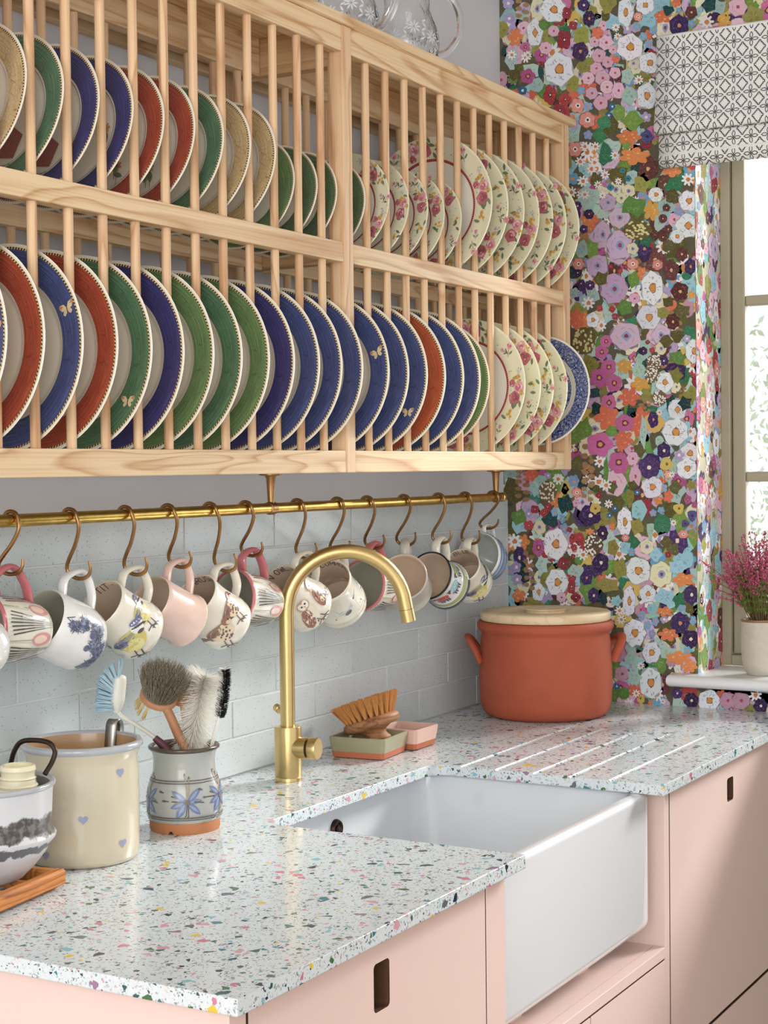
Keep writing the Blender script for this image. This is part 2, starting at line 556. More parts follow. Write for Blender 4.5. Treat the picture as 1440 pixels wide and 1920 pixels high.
# ------------------------------------------------------------------ wallpaper
rp = random.Random(11)
WHT, CRM = (232, 234, 240), (232, 224, 190)
COLS = dict(
 W=[(228, 231, 240)], P=[(66, 38, 98), (58, 32, 84)], R=[(176, 34, 40), (150, 26, 44)], K=[(226, 186, 204), (220, 172, 196)],
 M=[(196, 88, 148), (180, 74, 140)], O=[(222, 124, 42), (214, 110, 36)], U=[(216, 92, 48)], Y=[(214, 182, 78)], J=[(208, 152, 40)],
 L=[(98, 142, 58), (112, 150, 56)], G=[(38, 116, 78), (44, 128, 84)], D=[(26, 74, 76), (30, 62, 66)], o=[(156, 152, 66), (142, 136, 56)],
 l=[(172, 202, 190), (160, 194, 190)], A=[(150, 204, 218), (140, 196, 212)], B=[(124, 158, 210), (98, 168, 210)], b=[(20, 104, 160)],
 C=[(226, 138, 124), (232, 150, 130)], V=[(208, 180, 208), (200, 172, 204)], N=[(104, 54, 54), (96, 48, 46)], T=[(160, 122, 78)],
 S=[(234, 234, 236)], c=[(226, 218, 182)], v=[(170, 156, 204)], q=[(96, 92, 44)], n=[(78, 74, 130)], k=[(196, 146, 168)], t=[(36, 128, 148)])
def vary(c, r, a=9):
    d = r.uniform(-a, a)
    return tuple(max(0, min(255, x+d+r.uniform(-a*.5, a*.5))) for x in c)

def flower(pr, cx, cy, rx, ry, kind, r, mp=None):
    """one motif painted in the crayon style of the paper"""
    col = vary(r.choice(COLS[kind]), r)
    if mp: pr.motif(.0011, 60, .00002)
    else: pr.motif(.0002, 40, .00002)
    P = lambda pts, c: pr.poly([mp(*q) for q in pts] if mp else pts, c)
    dk = tuple(x*.55 for x in col)
    ctr = lambda c, s=.3: P(blob(cx+rx*.05, cy, rx*s, ry*s, 8, .15, r), c)
    if kind in 'W':
        P(blob(cx, cy, rx*1.05, ry*1.05, 18, .1, r), dk if r.random() < .2 else tuple(x*.72 for x in col))
        P(blob(cx, cy, rx, ry, 18, .09, r), col)
        for i in range(20):
            a = r.random()*6.28; d = r.uniform(.40, .92)
            P(leaf(cx+cos(a)*rx*d, cy+sin(a)*ry*d, rx*r.uniform(.16, .36), ry*.05, a+r.uniform(-.9, .9), 3), (176, 178, 192) if i % 3 else (120, 118, 124))
        ctr((150, 96, 50), .34); ctr((212, 142, 48), .27)
    elif kind == 'P':
        P(blob(cx, cy, rx, ry, 16, .10, r), col)
        for i in range(5):
            a = r.random()*6.28; P(leaf(cx+cos(a)*rx*.6, cy+sin(a)*ry*.6, rx*.4, ry*.06, a+1.2, 3), (110, 82, 140))
        ctr((236, 226, 200) if r.random() < .6 else (214, 140, 90), .2)
    elif kind == 'R':
        P(petals(cx, cy, rx, ry, 4, .78, 5, r), col); ctr((84, 18, 34), .22); ctr((240, 230, 220), .11)
    elif kind in 'Kk':
        P(blob(cx, cy, rx*1.05, ry*1.05, 14, .1, r), (150, 96, 120)); P(blob(cx, cy, rx, ry, 14, .1, r), col)
        for i in range(4):
            a = r.random()*6.28; P(leaf(cx+cos(a)*rx*.55, cy+sin(a)*ry*.55, rx*.5, ry*.1, a+1.4, 3), (206, 146, 178))
        ctr((176, 40, 84), .2)
    elif kind == 'M':
        P(petals(cx, cy, rx, ry, 5, .82, 5, r), col); ctr((120, 36, 84), .34); ctr((220, 160, 56), .18)
    elif kind in 'OUJ':
        P(petals(cx, cy, rx, ry, r.choice((5, 6)), .62, 5, r), col)
        for i in range(4):
            a = r.random()*6.28; P(blob(cx+cos(a)*rx*.4, cy+sin(a)*ry*.4, rx*.1, ry*.1, 6, .1, r), (240, 176, 80) if kind != 'U' else (236, 130, 70))
    elif kind in 'LGDolAq':
        a = r.random()*6.28
        P(blob(cx, cy, rx, ry, 10, .22, r), col)
        for i in range(9):
            t = r.random()*6.28; P(leaf(cx+cos(t)*rx*.4, cy+sin(t)*ry*.4, rx*.5, ry*.06, t, 3), tuple(min(255, x*1.22) for x in col) if kind in 'LGDq' else tuple(x*.75 for x in col))
    elif kind == 'S':
        P(petals(cx, cy, rx, ry, 8, .5, 3, r), col); ctr((206, 120, 44), .32)
    elif kind in 'Bbv':
        P(petals(cx, cy, rx, ry, 5, .72, 4, r), col); ctr((220, 140, 70) if kind == 'B' else (240, 230, 210), .28)
    elif kind in 'CVc':
        P(blob(cx, cy, rx*1.05, ry*1.05, 16, .1, r), tuple(x*.68 for x in col))
        P(blob(cx, cy, rx, ry, 16, .1, r) if kind != 'C' else petals(cx, cy, rx, ry, 6, .8, 4, r), col)
        for i in range(8):
            a = r.random()*6.28; P(leaf(cx+cos(a)*rx*.6, cy+sin(a)*ry*.6, rx*.4, ry*.06, a+1.3, 3), tuple(x*.86 for x in col))
        ctr((140, 160, 204) if kind != 'C' else (240, 232, 224), .34); ctr((150, 40, 70) if kind != 'C' else (60, 40, 40), .16)
    elif kind == 'N':
        P(blob(cx, cy, rx, ry, 14, .12, r), col)
        for i in range(4):
            a = r.random()*6.28; P(leaf(cx+cos(a)*rx*.6, cy+sin(a)*ry*.6, rx*.4, ry*.06, a+1.3, 3), (160, 100, 96))
        ctr((226, 180, 120), .18)
    elif kind == 'T':   # sprig of round leaves
        for i in range(6):
            P(blob(cx+rx*.45*(1 if i % 2 else -1), cy+ry*(i/3-.85), rx*.42, ry*.22, 8, .1, r), col)
    elif kind == 'd':
        pass
    else:
        P(blob(cx, cy, rx, ry, 12, .15, r), col); ctr(dk, .25)
def dots(pr, cx, cy, rx, ry, r, c, ground, mp):
    pr.motif(.0024, 8, .00008)
    pr.poly([mp(*q) for q in blob(cx, cy, rx, ry, 14, .06, r)], ground)
    for i in range(46):
        a = r.random()*6.28; d = sqrt(r.random())*.92
        pr.poly([mp(*q) for q in blob(cx+cos(a)*rx*d, cy+sin(a)*ry*d, rx*.11, ry*.11, 5, .1, r)], c)

def wall_map(y, z, h):
    return Vector((-h, max(y, WY0) if WZ0 < z < WZ1 else y, z))
pw = Print(wall_map, step=.0000013, base=.0002, rings=0)
# dense under-layer of leaves and small blooms
def fill(pr, y0, y1, z0, z1, n, r, s0=.008, s1=.024):
    kinds = 'LLGDooqqllllAABvSSSKkMRUONTccPYV'
    for i in range(n):
        cx, cy = r.uniform(y0, y1), r.uniform(z0, z1)
        s = r.uniform(s0, s1)
        flower(pr, cx, cy, s*r.uniform(.75, 1.1), s*r.uniform(.8, 1.25), r.choice(kinds), r)
fill(pw, -.49, .0, .89, 2.5, 1500, rp, .010, .028)
fill(pw, -.80, -.474, .89, .944, 60, rp, .010, .022)
fill(pw, -.85, -.48, 2.37, 2.52, 160, rp, .010, .026)
PXM = lambda x, y: (lambda p: (p.y, p.z))(on_x(x, y, 0))
A_ = """235 55 70 W;130 185 44x76 W;265 390 80x90 W;665 265 72 W;775 355 58 W;760 540 55x72 W;640 70 42x80 W;750 30 50 W;310 75 30x38 R;345 145 28 R;295 225 42x60 R;
215 535 40x60 R;300 560 38 R;270 620 40 R;405 30 35 P;435 105 35x45 P;385 290 45x52 P;940 145 55x60 P;20 210 45x55 O;90 430 45 M;165 310 42 M;75 265 30 M;235 175 32 K;
190 270 35 K;90 310 25 S;515 145 28 K;465 235 30 K;530 240 42 K;570 280 25 K;490 315 40 K;540 350 32 K;475 385 35 K;510 440 42 K;580 410 32 K;430 440 36 K;535 490 38 K;
600 510 36x46 K;450 525 35 K;500 580 40 K;480 185 38 U;585 335 25 U;575 130 45 A;595 205 22 S;585 155 25 S;390 200 50x55 o;340 470 45 o;400 380 35 o;540 25 50 o;370 595 42 C;
425 675 46 C;355 840 42 C;430 600 28 B;430 760 28 B;390 510 25 B;565 600 22 b;545 650 22 b;60 510 28 b;605 635 36x46 L;680 680 55 L;495 765 36x48 G;530 870 42x62 G;
520 690 40 G;660 770 74x44 O;690 880 92x52 O;385 910 32 S;465 915 32 S;410 825 30 S;470 825 28 S;580 875 28 S;525 985 28 S;400 1020 35 S;485 1040 25 S;410 1095 30 S;
600 1020 22 S;510 1100 22 S;715 450 28 S;650 430 36x45 l;660 540 40x50 l;625 960 16 t;655 1005 18 t;555 1055 20 t;810 1095 40 W;655 1075 38 c;615 1115 30 c;540 1140 46 V;
605 1225 58 V;510 1320 48x76 V;605 1380 70x80 V;785 1185 50x60 J;685 1160 72x56 L;900 1045 40 G;905 1105 40 q;995 1130 55 W;990 1270 66 W;935 1190 25 B;930 1330 38 W;
990 1010 40 S;900 960 58x40 O;760 770 38 n;755 660 32 v;705 150 25 B;740 205 25 B;795 170 25 B;770 250 25 B;940 60 20 B;1010 135 25 B;770 100 44x60 A;840 30 60x50 A;
850 95 52x40 O;710 95 25 C;1010 70 35 N;1095 125 45 S;1165 40 40 l;1195 120 42 J;1270 40 52 K;1360 95 60 o;925 15 30 U;370 1160 24 P;435 1205 28 P;405 1290 24 P;
870 1170 22 N;850 1230 25 N;880 1290 25 N;850 1335 25 N;450 1400 40x50 L;395 1400 36x44 l;745 1400 42x50 P;755 1350 36 G;680 1400 32 c;180 140 30 L;60 60 45x60 T;
110 400 45 l;20 420 35 q;140 480 42 l;450 60 30 o;1110 30 40 D;880 60 30 D;-15 105 30 v;-20 20 35 v;0 310 30 S;5 450 26 L"""
B_ = """485 20 45x60 V;600 85 64x82 V;480 175 60x66 V;575 305 76x84 V;640 570 84x76 V;745 100 36x56 P;790 300 60x92 W;770 465 65x68 W;455 480 35x42 W;430 385 40 S;895 200 45x62 N;
955 110 35x40 N;945 320 50x52 N;905 490 38x46 N;1005 180 34x46 P;1010 340 25 J;1025 655 48x66 W;680 165 34 C;640 185 14 R;610 205 15 R;555 180 15 R;565 420 20 R;580 460 20 R;
495 415 20 R;375 165 34 C;390 95 34 l;370 215 20 P;390 275 24 P;440 285 28 P;365 475 46x62 U;685 255 34x44 L;635 410 44 L;500 250 38 q;860 830 48x56 W;505 660 40x44 M;
530 600 36 M;545 745 46 M;490 805 52x56 M;575 835 48x54 M;545 945 46x50 M;635 740 48x44 J;725 840 60x42 J;660 915 62x56 U;535 1030 74x72 U;630 1150 58x54 U;635 1060 58x52 M;
495 1180 76x72 M;600 1280 60x62 M;740 655 24 P;855 710 26 P;790 650 18 R;765 605 14 R;840 640 30x36 c;985 585 24 v;930 690 48x36 L;960 430 44x36 q;930 570 36 q;870 600 36 q;
720 700 28 l;930 985 50x58 W;920 1110 70x76 W;1000 1230 55 W;980 1320 50 W;795 1040 30x46 P;855 1215 38x46 P;785 1290 55x60 P;975 950 38 D;1020 890 40 o;680 1260 34x40 K;
700 1340 28x52 K;785 1410 52 W;350 1380 32 B;265 1375 34 S;430 1260 40x80 T;435 1350 40x60 T;110 1340 42 U;200 1355 20 v;150 1390 28 l;60 1370 44 T;940 1240 32 v;
880 1350 25 C;870 1290 36 Y;690 360 30 K;350 330 30 l;385 335 18 B;640 960 10x70 L;560 1100 40 L;480 980 36 D;470 890 30 D;530 1330 14x80 L;760 950 26x50 T;740 1110 20x90 l;
830 1000 20 S;850 800 20 A;880 60 38 q;820 170 30 C;880 380 30 q;850 440 34 o"""
D_ = """985 25 55 W;790 130 56x62 W;770 20 62 P;610 10 50 M;695 70 34x60 K;350 100 32 B;260 85 34 S;165 90 32 l;205 65 20 v;110 60 40 U;60 150 50x60 T;430 60 40x70 T;425 150 40x60 T;
530 120 36 S;545 225 26 S;490 175 20 R;365 160 28 C;360 220 20 K;440 290 62x58 P;510 390 32x44 P;500 555 46x54 P;420 640 34x42 P;460 740 32x44 P;245 450 66x86 W;255 665 60x74 W;
150 720 36x50 W;15 435 46 S;300 225 44x50 D;220 310 46 D;580 250 18 b;550 290 18 b;705 160 18 b;635 325 42x78 W;715 260 44x60 A;665 190 22x55 o;705 350 38x44 o;780 375 20x50 l;
850 135 28 B;795 275 22 B;840 260 22 B;825 205 28 O;900 60 20 S;1015 290 26x32 n;975 335 22 n;325 370 17 R;340 410 15 R;380 445 16 R;350 470 20 R;345 520 16 R;290 560 38 R;
240 270 20x28 B;285 310 18x28 B;95 280 24 v;130 255 26 R;180 275 24 R;95 345 30 R;150 470 36x52 M;400 510 35 S;565 350 20x28 O;440 380 28x20 O;710 600 70x74 W;840 620 64x70 c;
765 730 44x48 W;610 590 40x58 o;540 680 64x40 o;570 470 32x46 o;640 470 30x36 A;675 495 22x26 B;640 415 22 C;810 510 36x40 A;760 465 38x42 c;935 580 50x40 A;860 745 56x46 A;
965 650 66x42 O;880 960 60x40 O;940 1090 82x40 O;1000 1140 50x36 O;335 690 26x46 R;360 750 30 R;1010 735 44x56 P;945 895 54x60 P;1005 985 50x52 P;660 770 34x84 W;690 950 62x76 W;
785 1060 50x60 W;780 1230 62x84 W;725 1135 24 S;605 825 30 S;615 875 28 S;590 770 30 A;790 815 30 A;730 855 22x28 B;765 905 22x26 B;808 885 22x28 B;790 955 22x26 B;955 810 22 B;
1020 880 20x30 B;990 1050 26 B;605 1070 38x44 k;620 1180 42 k;670 1090 34x42 l;690 1200 40x44 l;630 1290 34 L;590 1250 20 b;170 570 34x56 l;360 600 48x34 l;25 580 30x36 v;
30 650 30x36 v;95 560 36x70 T;100 650 36x60 T;280 750 28 K;860 830 52x30 O;870 440 34 q;910 480 34 q;965 395 30x24 C;880 510 20 R;1010 1330 42 P;930 1290 30 P;780 1340 15 O;
700 1290 24 S;850 1335 18 S;990 200 22x28 M;1030 230 20 M;940 250 30 Y;910 330 20 S;1010 120 28 o;40 740 40 O;200 130 1 S;470 250 30 Y;560 130 34 q;680 120 26 q;1110 1330 60 W;
1215 1330 45 k;1290 1330 50 k;1370 1300 40 S;1400 1360 40 P;1180 1300 34 U"""
def transcribe(txt, ox, oy, s, r):
    for it in txt.replace('\n', '').split(';'):
        x, y, rr, kd = it.split()
        rx, ry = (rr.split('x')+[rr])[:2] if 'x' in rr else (rr, rr)
        rx, ry = float(rx)/s, float(ry)/s
        flower(pw, ox+float(x)/s, oy+float(y)/s, rx, ry, kd, r, PXM)
transcribe(A_, 960, 0, 3, rp)
dots(pw, 960+710/3, 1295/3, 27, 19, rp, (222, 214, 150), (104, 92, 46), PXM)
transcribe(B_, 960, 440, 3, rp)
dots(pw, 960+405/3, 440+600/3, 22, 26, rp, (214, 204, 140), (104, 88, 44), PXM)
for q in ((800, 720), (790, 790), (830, 920)): dots(pw, 960+q[0]/3, 440+q[1]/3, 14, 15, rp, (240, 238, 230), (120, 96, 70), PXM)
transcribe(D_, 960, 870, 3, rp)
dots(pw, 960+205/3, 870+155/3, 17, 21, rp, (232, 224, 196), (110, 92, 60), PXM)
dots(pw, 960+460/3, 870+455/3, 18, 20, rp, (240, 236, 224), (96, 76, 54), PXM)
pw.out('wallpaper_print', PRINT_PAPER, WR, local=False)
# the paper turns into the window reveal
pv = Print(lambda x, z, h: Vector((min(max(x, 0), WX), WY0-h, z)), step=.0000013, base=.0002, rings=0)
pv.poly([(0, WZ0), (WX, WZ0), (WX, WZ1), (0, WZ1)], (196, 190, 160))
kinds = 'LLlloSSKKVVWWcMRBANPJC'
for i in range(620):
    s = rp.uniform(.008, .024)
    flower(pv, rp.uniform(-.01, WX+.01), rp.uniform(WZ0, WZ1), s, s*rp.uniform(.9, 1.5), rp.choice(kinds), rp)
pv.out('reveal_wallpaper_print', PRINT_PAPER, WR, local=False)

# ------------------------------------------------------------------ window
WIN = tag(empty('window_1', (.19, WY0, WZ0)), kind='structure')
fx0, fx1 = .170, .225
g = G()
g.box(fx0, fx1, -.496, -.4742, .9752, WZ1-.001, .002); g.box(fx0, fx1, WY1, WY1+.022, .9752, WZ1-.001, .002)
g.box(fx0, fx1, WY1+.022, -.496, .9752, 1.000, .002); g.box(fx0, fx1, WY1+.022, -.496, WZ1-.03, WZ1-.001, .002)
g.out('window_frame', SAGE, WIN)
g = G()
cx0, cx1 = .182, .218
ya, yb = -.498, WY1+.024
g.box(cx0, cx1, ya-.030, ya, 1.002, WZ1-.032, .003); g.box(cx0, cx1, yb, yb+.030, 1.002, WZ1-.032, .003)
g.box(cx0, cx1, yb+.03, ya-.03, 1.002, 1.040, .003); g.box(cx0, cx1, yb+.03, ya-.03, WZ1-.07, WZ1-.032, .003)
g.out('casement', SAGE, WIN)
for z in (1.411, 1.815):
    G().box(.186, .214, yb+.03, ya-.03, z-.0115, z+.0115, .003).out('glazing_bar', SAGE, WIN)
for k in (1, 2):
    y = ya-.03+(yb-ya+.06)*k/3
    G().box(.188, .212, y-.011, y+.011, 1.04, WZ1-.07, .003).out('glazing_bar', SAGE, WIN)
t = NT('window_glass')
tr = t.node('ShaderNodeBsdfTransparent'); gl = t.node('ShaderNodeBsdfGlossy'); gl.inputs['Roughness'].default_value = .01
lw = t.node('ShaderNodeFresnel'); lw.inputs[0].default_value = 1.4
mx = t.node('ShaderNodeMixShader'); t.link(lw.outputs[0], mx.inputs[0]); t.link(tr.outputs[0], mx.inputs[1]); t.link(gl.outputs[0], mx.inputs[2])
t.link(mx.outputs[0], t.n['Material Output'].inputs['Surface'])
PANE = t.m
ys = [ya-.03]+[ya-.03+(yb-ya+.06)*k/3 for k in (1, 2)]+[yb+.03]
zs = [1.04, 1.411, 1.815, WZ1-.07]
for i in range(3):
    for j in range(3):
        G().box(.199, .202, ys[i+1]+.004, ys[i]-.004, zs[j]+.004, zs[j+1]-.004).out('pane', PANE, WIN, smooth=False)
# sill
g = G()
prof = [(.17, .947), (-.028, .947)]+[(-.033-.0135*sin(pi*i/8)*1.0, .961-.0135*cos(pi*i/8)) for i in range(9)]+[(-.028, .975), (.17, .975)]
ya_, yb_ = -.412, -1.80
g.loft([[Vector((x, ya_-.004, .961+(z-.961)*.8)) for x, z in prof], [Vector((x, ya_-.009, z)) for x, z in prof], [Vector((x, yb_, z)) for x, z in prof]])
tag(g.out('trim_1', SILLW), kind='structure')

# ================================================================== worktop, sink, cabinets
X0, X1, YF, YB = -2.113, -.0005, -.712, -.0125
CX0, CX1, CY = -1.420, -.867, -.272
ZT, ZB = .900, .881
rc = .032
def arc(cx, cy, r, a0, a1, n=7):
    return [(cx+r*cos(radians(a0+(a1-a0)*i/n)), cy+r*sin(radians(a0+(a1-a0)*i/n))) for i in range(n+1)]
ys_ = CY-rc
out = [(X0, YF), (CX0, YF)]+arc(CX0+rc, CY-rc, rc, 180, 90)+arc(CX1-rc, CY-rc, rc, 90, 0)+[(X1, ys_), (X1, YB), (X0, YB)]
g = G()
n = len(out)
g.add([(x, y, ZB) for x, y in out]+[(x, y, ZT) for x, y in out],
      [tuple(reversed(range(n))), tuple(range(n, 2*n))]+[(i, (i+1) % n, n+(i+1) % n, n+i) for i in range(n) if out[i] != (CX1, ys_)])
# right slab with drainer grooves
GY = [-.332, -.401, -.475, -.544, -.618]
gw = .006; yl = []
yl.append((YF, 0))
for y in sorted(GY):
    yl += [(y-gw, 0), (y-gw*.75, .6), (y-gw*.35, .95), (y, 1), (y+gw*.35, .95), (y+gw*.75, .6), (y+gw, 0)]
yl.append((ys_, 0))
xs_ = [(CX1, 1.25), (CX1+.02, 1.1), (-.70, .9), (-.45, .75), (-.375, .6), (-.358, 0), (X1, 0)]
v = []; 
for x, k in xs_:
    for y, d in yl: v.append((x, y, ZT-.003*k*d))
m_ = len(yl)
f = [(i*m_+j, (i+1)*m_+j, (i+1)*m_+j+1, i*m_+j+1) for i in range(len(xs_)-1) for j in range(m_-1)]
g.add(v, f)
# sides of the right slab
a = [(CX1, y, ZT-.003*1.25*d) for y, d in yl]; b = [(CX1, y, ZB) for y, d in yl]
g.add(a+b, [(j, j+1, m_+j+1, m_+j) for j in range(m_-1)])
g.add([(CX1, YF, ZB), (X1, YF, ZB), (X1, YF, ZT), (CX1, YF, ZT)], [(0, 1, 2, 3)])
g.add([(CX1, YF, ZB), (X1, YF, ZB), (X1, ys_, ZB), (CX1, ys_, ZB)], [(3, 2, 1, 0)])
tag(g.out('worktop', TERRAZZO, smooth=False, loc=(X0, YB, ZB)), 'white terrazzo worktop with coloured chips and five drainer grooves', 'worktop')

# farmhouse sink
sx0, sx1, sy0, sy1, sz0, sz1 = -1.437, -.826, -.676, -.205, .640, .8805
SK = empty('farmhouse_sink', ((sx0+sx1)/2, sy0, sz0), 'white fireclay farmhouse sink with a deep plain apron front', 'sink')
def ring(i, z, r): return [Vector((x, y, z)) for x, y in rrect(sx0+i, sx1-i, sy0+i, sy1-i, r, 6)]
R_ = [ring(.022, sz0, .03)]
for k in range(1, 7):
    a = pi/2*k/6; R_.append(ring(.022*(1-sin(a)), sz0+.022*(1-cos(a)), .03))
for k in range(0, 7):
    a = pi/2*k/6; R_.append(ring(.011*(1-cos(a)), sz1-.011+.011*sin(a), .03))
wl = .026
def iring(i, z, r): return [Vector((x, y, z)) for x, y in rrect(sx0+wl+i, sx1-wl-i, sy0+wl+i, sy1-wl-i, r, 6)]
for k in range(0, 6):
    a = pi/2*k/5; R_.append(iring(-.009*(1-sin(a)), sz1-.009+.009*cos(a), .04))
R_.append(iring(.004, .72, .045))
for k in range(1, 6):
    a = pi/2*k/5; R_.append(iring(.004+.03*(1-cos(a)), .72-.04*sin(a), .045))
G().loft(R_).out('basin', WHITE_CER, SK, angle=60)
BRONZE = plain('dark_bronze', (74, 54, 48), .3, .9, var=.15)
oc = on_y(628, 1554, sy1-wl)
Mo = Matrix.Translation(oc) @ Matrix.Rotation(radians(90), 4, 'X')
G().lathe([(0, .004), (.010, .004), (.0115, .007), (.0145, .0075), (.0165, .004), (.017, -.003)], 32, Mo).out('overflow_ring', BRONZE, SK)
G().lathe([(.0, .0085), (.006, .0075), (.007, .003)], 20, Mo).out('overflow_plug', BRONZE, SK)

# cabinets --------------------------------------------------------------
YD = -.690; TD = .019
def door(name, x0, x1, z0, z1, parent, hole=None, mat=None):
    g = G()
    if hole is None:
        g.box(x0+.0004, x1-.0004, YD, YD+.0016, z0+.0004, z1-.0004, .0004); o = g.out(name, mat or PINK, parent)
        G().box(x0, x1, YD+.0016, YD+TD, z0, z1).out('plywood_core', PINK_EDGE, o, smooth=False)
        return o
    inner = rrect(*hole, .006, 5); n = len(inner)
    cx = (hole[0]+hole[1])/2; cz = (hole[2]+hole[3])/2
    outer = []
    for x, z in inner:
        dx, dz = x-cx, z-cz
        t = min((x1-cx)/dx if dx > 0 else ((x0-cx)/dx if dx < 0 else 1e9), (z1-cz)/dz if dz > 0 else ((z0-cz)/dz if dz < 0 else 1e9))
        outer.append([cx+dx*t, cz+dz*t])
    for c in ((x0, z0), (x1, z0), (x1, z1), (x0, z1)):      # snap nearest to the corners
        k = min(range(n), key=lambda i: (outer[i][0]-c[0])**2+(outer[i][1]-c[1])**2); outer[k] = list(c)
    for y, rev in ((YD, False), (YD+TD, True)):
        v = [(x, y, z) for x, z in outer]+[(x, y, z) for x, z in inner]
        f = [(i, (i+1) % n, n+(i+1) % n, n+i) for i in range(n)]
        if rev: f = [tuple(reversed(q)) for q in f]
        g.add(v, f)
    o = g.out(name, mat or PINK, parent, smooth=False)
    v = [(x, YD+.0004, z) for x, z in outer]+[(x, YD+TD, z) for x, z in outer]
    G().add(v, [(i, n+i, n+(i+1) % n, (i+1) % n) for i in range(n)]).out('door_edge', PINK_EDGE, o, smooth=False)
    h = G(); v = [(x, YD+.0008, z) for x, z in inner]+[(x, YD+TD+.004, z) for x, z in inner]
    h.add(v, [(i, (i+1) % n, n+(i+1) % n, n+i) for i in range(n)])
    e = h.out('cutout_edge', PINK_EDGE, o, smooth=False)
    G().box(hole[0]-.01, hole[1]+.01, YD+.06, YD+.063, hole[2]-.01, hole[3]+.01).out('cutout_back', PINK_EDGE, o, smooth=False)
    return o
PINKD = PINK
# left unit
CL = empty('base_cabinet', (-1.79, -.35, 0), 'pale pink base cabinet with cut-out handle at the open end of the worktop', 'cabinet')
G().box(-2.098, -2.067, YD, -.02, .0, .8805, .0012).out('end_panel', PINK, CL)
G().box(-2.066, -1.5005, YD+.024, -.02, .09, .8805).out('carcass', DARK_GAP, CL, smooth=False)
G().box(-2.066, -1.5005, YD+.06, YD+.08, 0, .09).out('plinth', PINK, CL, smooth=False)
door('door', -2.0635, -1.5025, .095, .8785, CL, (-1.802, -1.764, .787, .846))
# sink unit
CS = empty('sink_cabinet', (-1.14, -.35, 0), 'pale pink cabinet with a ledge carrying the farmhouse sink', 'cabinet')
G().box(-1.4985, -1.440, YD, -.02, 0, .8805, .0012).out('side_panel', PINK, CS)
G().box(-.8035, -.7825, YD, -.02, 0, .8805, .0012).out('side_panel', PINK, CS)
G().box(-1.4991, -1.4984, YD+.0008, YD+.02, 0, .8805).out('panel_edge', PINK_EDGE, CS, smooth=False)
G().box(-.7826, -.7820, YD+.0008, YD+.02, 0, .8805).out('panel_edge', PINK_EDGE, CS, smooth=False)
G().box(-1.4398, -.8037, YD+.022, -.03, .575, .6045).out('shelf', PINK, CS, smooth=False)
G().box(-1.4395, -.8045, YD, YD+.021, .5855, .6045, .001).out('ledge_rail', PINK, CS)
G().box(-1.28, -1.24, -.62, -.25, .604, .6399).out('sink_bearer', PINK, CS, smooth=False)
G().box(-1.02, -.98, -.62, -.25, .604, .6399).out('sink_bearer', PINK, CS, smooth=False)
G().box(-1.4398, -.8037, YD+.024, -.02, .09, .574).out('carcass', DARK_GAP, CS, smooth=False)
G().box(-1.4398, -.8037, YD+.06, YD+.08, 0, .09).out('plinth', PINK, CS, smooth=False)
door('door', -1.4385, -1.1395, .095, .5825, CS); door('door', -1.1365, -.8055, .095, .5825, CS)
# right unit
CRT = empty('drawer_cabinet', (-.4, -.35, 0), 'pale pink cabinet with cut-out handle beside the flowered wall', 'cabinet')
G().box(-.7805, -.003, YD+.024, -.02, .09, .8805).out('carcass', DARK_GAP, CRT, smooth=False)
G().box(-.7805, -.003, YD+.06, YD+.08, 0, .09).out('plinth', PINK, CRT, smooth=False)
door('door', -.7795, -.152, .401, .8785, CRT, (-.462, -.424, .793, .838))
door('drawer_front', -.7795, -.152, .095, .394, CRT)
G().box(-.149, -.004, YD, YD+.019, .0, .8785, .0012).out('filler_panel', PINK, CRT)

# ================================================================== plate rack
RY = -.26
RK = empty('plate_rack', (-1.2, -.13, 1.433), 'pale ash two-tier wall plate rack with round dowels', 'plate rack')
RL, DV0, DV1, RE0, RE1 = -2.34, -1.143, -1.114, -.235, -.203
ZTOP = 2.177
def rail(name, x0, x1, y0, y1, z0, z1, mat=WOODX, bev=.0018):
    return G().box(x0, x1, y0, y1, z0, z1, bev).out(name, mat, RK)
rail('cap_board', RL-.02, -.180, RY-.009, -.001, ZTOP, ZTOP+.0155)
for x0, x1 in ((RL+.03, DV0), (DV1, RE0)):
    rail('top_rail', x0, x1, RY, RY+.025, 2.133, ZTOP)
    rail('middle_rail', x0, x1, RY, RY+.025, 1.784, 1.817)
    rail('bottom_rail', x0, x1, RY, RY+.025, 1.433, 1.470)
    rail('back_top_rail', x0, x1, -.096, -.071, 2.112, ZTOP)
    rail('back_middle_rail', x0, x1, -.096, -.071, 1.782, 1.8125)
    rail('back_bottom_rail', x0, x1, -.096, -.071, 1.433, 1.470)
    rail('wall_batten', x0, x1, -.022, -.001, 2.118, 2.150)
rail('middle_stile', DV0, DV1, RY-.0015, RY+.029, 1.433, ZTOP, WOODZ)
rail('end_stile', RE0, RE1, RY-.0015, RY+.029, 1.433, ZTOP, WOODZ)
rail('end_stile', RL, RL+.03, RY-.0015, RY+.029, 1.433, ZTOP, WOODZ)
rail('back_stile', DV0, DV1, -.05, -.022, 1.433, ZTOP, WOODZ)
rail('end_panel', RE0+.007, RE1, RY+.029, -.001, 1.433, ZTOP, WOODZ)
rail('end_panel', RL, RL+.025, RY+.029, -.001, 1.433, ZTOP, WOODZ)
for z0, z1 in ((2.112, ZTOP), (1.784, 1.817), (1.433, 1.470)):
    rail('cross_rail', DV0+.002, DV1-.002, RY+.029, -.05, z0, z1, WOODY)
DOWX = [-1.886+.0693*k for k in range(-6, 11)]+[-1.047+.0685*k for k in range(12)]
dm = {}
def dowel(x, y, z0, z1):
    k = round(z1-z0, 3)
    if k not in dm:
        o = G().lathe([(.0068, 0), (.0068, z1-z0)], 14).out('dowel', WOODZ, RK, local=True); dm[k] = o.data
    else:
        o = link(bpy.data.objects.new('dowel', dm[k]), RK)
    o.location = Vector((x, y, z0))-RK.location
    o.rotation_euler.z = (x*37.0) % 6.28
